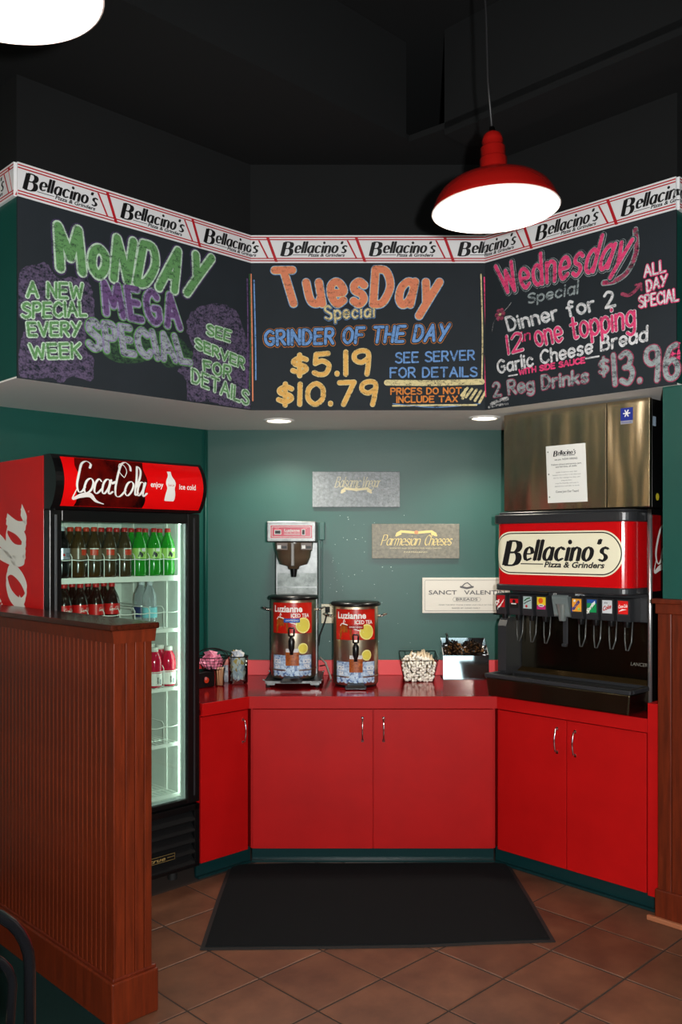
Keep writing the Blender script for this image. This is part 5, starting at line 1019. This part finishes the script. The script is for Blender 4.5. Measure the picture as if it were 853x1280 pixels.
# round wire basket with pink packets on top of it
pbx, pby, pbz = -.800, 4.905, .9665
pk = thing('packet_basket', 'round black wire basket of pink packets on the black dispenser', 'basket', (pbx, pby, pbz))
b = MB()
for k in range(5):
    f = k/4; r = .052+.034*f; b.tube([(r*math.cos(a), r*math.sin(a), .002+.07*f) for a in [2*PI*j/28 for j in range(28)]], .0028 if k == 4 else .0014, m_wirek, 5, closed=True)
for j in range(20): a = 2*PI*j/20; b.tube([(.052*math.cos(a), .052*math.sin(a), .002), (.086*math.cos(a), .086*math.sin(a), .072)], .0014, m_wirek, 5)
b.lathe([(.0001, 0), (.052, 0), (.052, .002), (.0001, .002)], (0, 0, 0), m_wirek, 20, cap=False); b.obj('wire_bowl', pk)
b = MB(); b.tube([(.086*math.cos(a), .0+.01*math.sin(a), .072+.045*math.sin(a)) for a in [PI*j/20 for j in range(21)]], .003, m_wirek, 6)
b.tube([(.086*math.cos(a)+.03, .05, .062+.040*math.sin(a)) for a in [PI*j/20 for j in range(21)]], .0022, m_wirek, 6); b.obj('hoop_handle', pk)
def pp(k):
    lv = k//8; a = (k % 8)*2*PI/8+.5*lv; r = (.034, .046, .038, .02)[min(lv, 3)]
    return ((pbx+r*math.cos(a)-.004, pby+r*math.sin(a), pbz+.022+.021*lv), (random.uniform(.5, 1.2), random.uniform(-.6, .6), random.uniform(0, 6)))
packets(30, 'pink_packet', 'pink sweetener packet heaped in the round wire basket', 'pink packets in the wire basket', pp, [m_ppk], (.024, .0024, .019))

# ------------------------------------------------------------ pendant lamps
def pendant(label, x, y, z, power, tilt=(0, 0), ceil_z=4.09):
    t = thing('pendant_lamp', label, 'lamp', (x, y, z), 0); m_sh = M('red_enamel', (116, 12, 9), .22, spec=.6); m_in = M('white_enamel', (245, 244, 238), .35)
    prof = [(.195, 0), (.197, .004), (.192, .016), (.184, .036), (.168, .060), (.144, .080), (.108, .097), (.070, .109), (.050, .118)]
    b = MB(); b.lathe(prof, (0, 0, 0), m_sh, 56, cap=False); sh = b.obj('shade', t)
    b = MB(); b.lathe([(.1955, -.0015), (.193, .0), (.188, .014), (.180, .034), (.164, .057), (.140, .077), (.105, .093), (.04, .102), (.0001, .103)], (0, 0, 0), m_in, 56, cap=False); b.lathe([(.197, .002), (.199, -.001), (.1955, -.0025)], (0, 0, 0), M('rim_white', (214, 196, 190), .35), 56, cap=False); b.obj('reflector', sh, label='white enamel inside of the shade')
    b = MB(); b.lathe([(.052, .118), (.044, .124), (.0415, .130), (.0425, .158), (.0405, .160), (.0375, .164), (.0385, .192), (.036, .195), (.032, .199), (.033, .215), (.028, .232), (.018, .240)], (0, 0, 0), m_sh, 40); b.obj('neck', t)
    b = MB(); b.lathe([(.012, .238), (.0125, .252), (.008, .258)], (0, 0, 0), m_chrome, 18); b.obj('cord_grip', t)
    b = MB(); top = ceil_z-z; b.tube([(0, 0, .255), (-.006, 0, .40), (-.002, 0, .60), (-.018, 0, top)], .0035, M('grey_cord', (20, 20, 22), .5), 8); b.obj('cord', t)
    b = MB(); b.lathe([(.0001, -.0), (.04, .012), (.052, .04), (.045, .07), (.02, .098)], (0, 0, 0), M('lamp_bulb', (255, 250, 235), .4, emis=((255, 246, 226), 14)), 28); b.obj('bulb', t)
    t.rotation_euler = (tilt[0], tilt[1], 0)
    lamp('pendant_glow', 'POINT', (x, y, z-.03), power, (1, .94, .84), .05)
    return t
pendant('red enamel pendant lamp hanging in front of the Wednesday board', .434, 2.73, 2.695, 13, (0, -.045))
pendant('red enamel pendant lamp nearest the camera, over the half wall', -.675, 1.64, 2.70, 13, (0, 0))
pendant('red enamel pendant lamp over the dining side near the entrance', -2.2, -.6, 2.70, 40)  # unseen lamp added for ambient light and reflections in the steel
pendant('red enamel pendant lamp hung high near the tan side wall', -2.95, 1.9, 3.1, 30)  # added out of view so the ice maker reflects a brighter wall
pendant('red enamel pendant lamp over the walkway facing the entrance door', 1.6, -1.4, 2.70, 40)  # another added lamp behind the camera, filling in ambient light

# ------------------------------------------------------------ floor mat
mt = thing('floor_mat', 'black ribbed rubber-backed mat in front of the red cabinets', 'mat', (0, 0, 0)); m_mat = M('black_mat_pile', (27, 30, 32), .95, spec=.1, bump=(900, .8, .003), var=(400, (16, 18, 19))); 
P = [(-.638, 3.598), (-.25, 3.606), (.28, 3.622), (.50, 3.646), (.834, 3.672), (.82, 4.1), (.795, 4.582), (.40, 4.585), (-.10, 4.575), (-.30, 4.582), (-.655, 4.560), (-.65, 4.1)]
b = MB(); b.prism(P, .0005, .005, m_rub); b.obj('rubber_border', mt)
cx = sum(p[0] for p in P)/len(P); cy = sum(p[1] for p in P)/len(P); b = MB(); b.prism([(cx+(p[0]-cx)*.974, cy+(p[1]-cy)*.962) for p in P], .005, .0095, m_mat); b.obj('pile', mt)

# ------------------------------------------------------------ cafe chair, bottom left
m_chair = M('glossy_black_metal', (10, 10, 12), .16, .0, spec=.7, coat=.5)
ch = thing('cafe_chair', 'glossy black metal cafe chair with double hoop back, beside the half wall', 'chair', (-.787, 1.60, .006), PI/4)
b = MB(); P = [(-.2, 0, .44)]+[(-.2*math.cos(a), 0, .815+.165*math.sin(a)) for a in [PI*k/20 for k in range(21)]]+[(.2, 0, .44)]; b.tube(P, .0115, m_chair, 12); b.obj('back_hoop', ch)
b = MB(); P = [(-.14, 0, .44)]+[(-.165*math.cos(a), 0, .79+.105*math.sin(a)) for a in [PI*k/18 for k in range(19)]]+[(.14, 0, .44)]; b.tube(P, .009, m_chair, 12); b.obj('inner_hoop', ch)
b = MB(); b.lathe([(.0001, .435), (.19, .435), (.205, .445), (.205, .458), (.19, .468), (.0001, .470)], (0, .19, 0), m_chair, 40); b.obj('seat', ch)
for sx, sy in ((-1, .03), (1, .03), (-1, .34), (1, .34)): b = MB(); b.tube([(sx*.15, sy+.01, .44), (sx*.185, sy+(-.03 if sy < .1 else .03), .001)], .011, m_chair, 10); b.obj('leg', ch)
b = MB(); b.tube([(.15*math.cos(2*PI*k/28), .185+.15*math.sin(2*PI*k/28), .2) for k in range(28)], .006, m_chair, 8, closed=True); b.obj('stretcher_ring', ch)
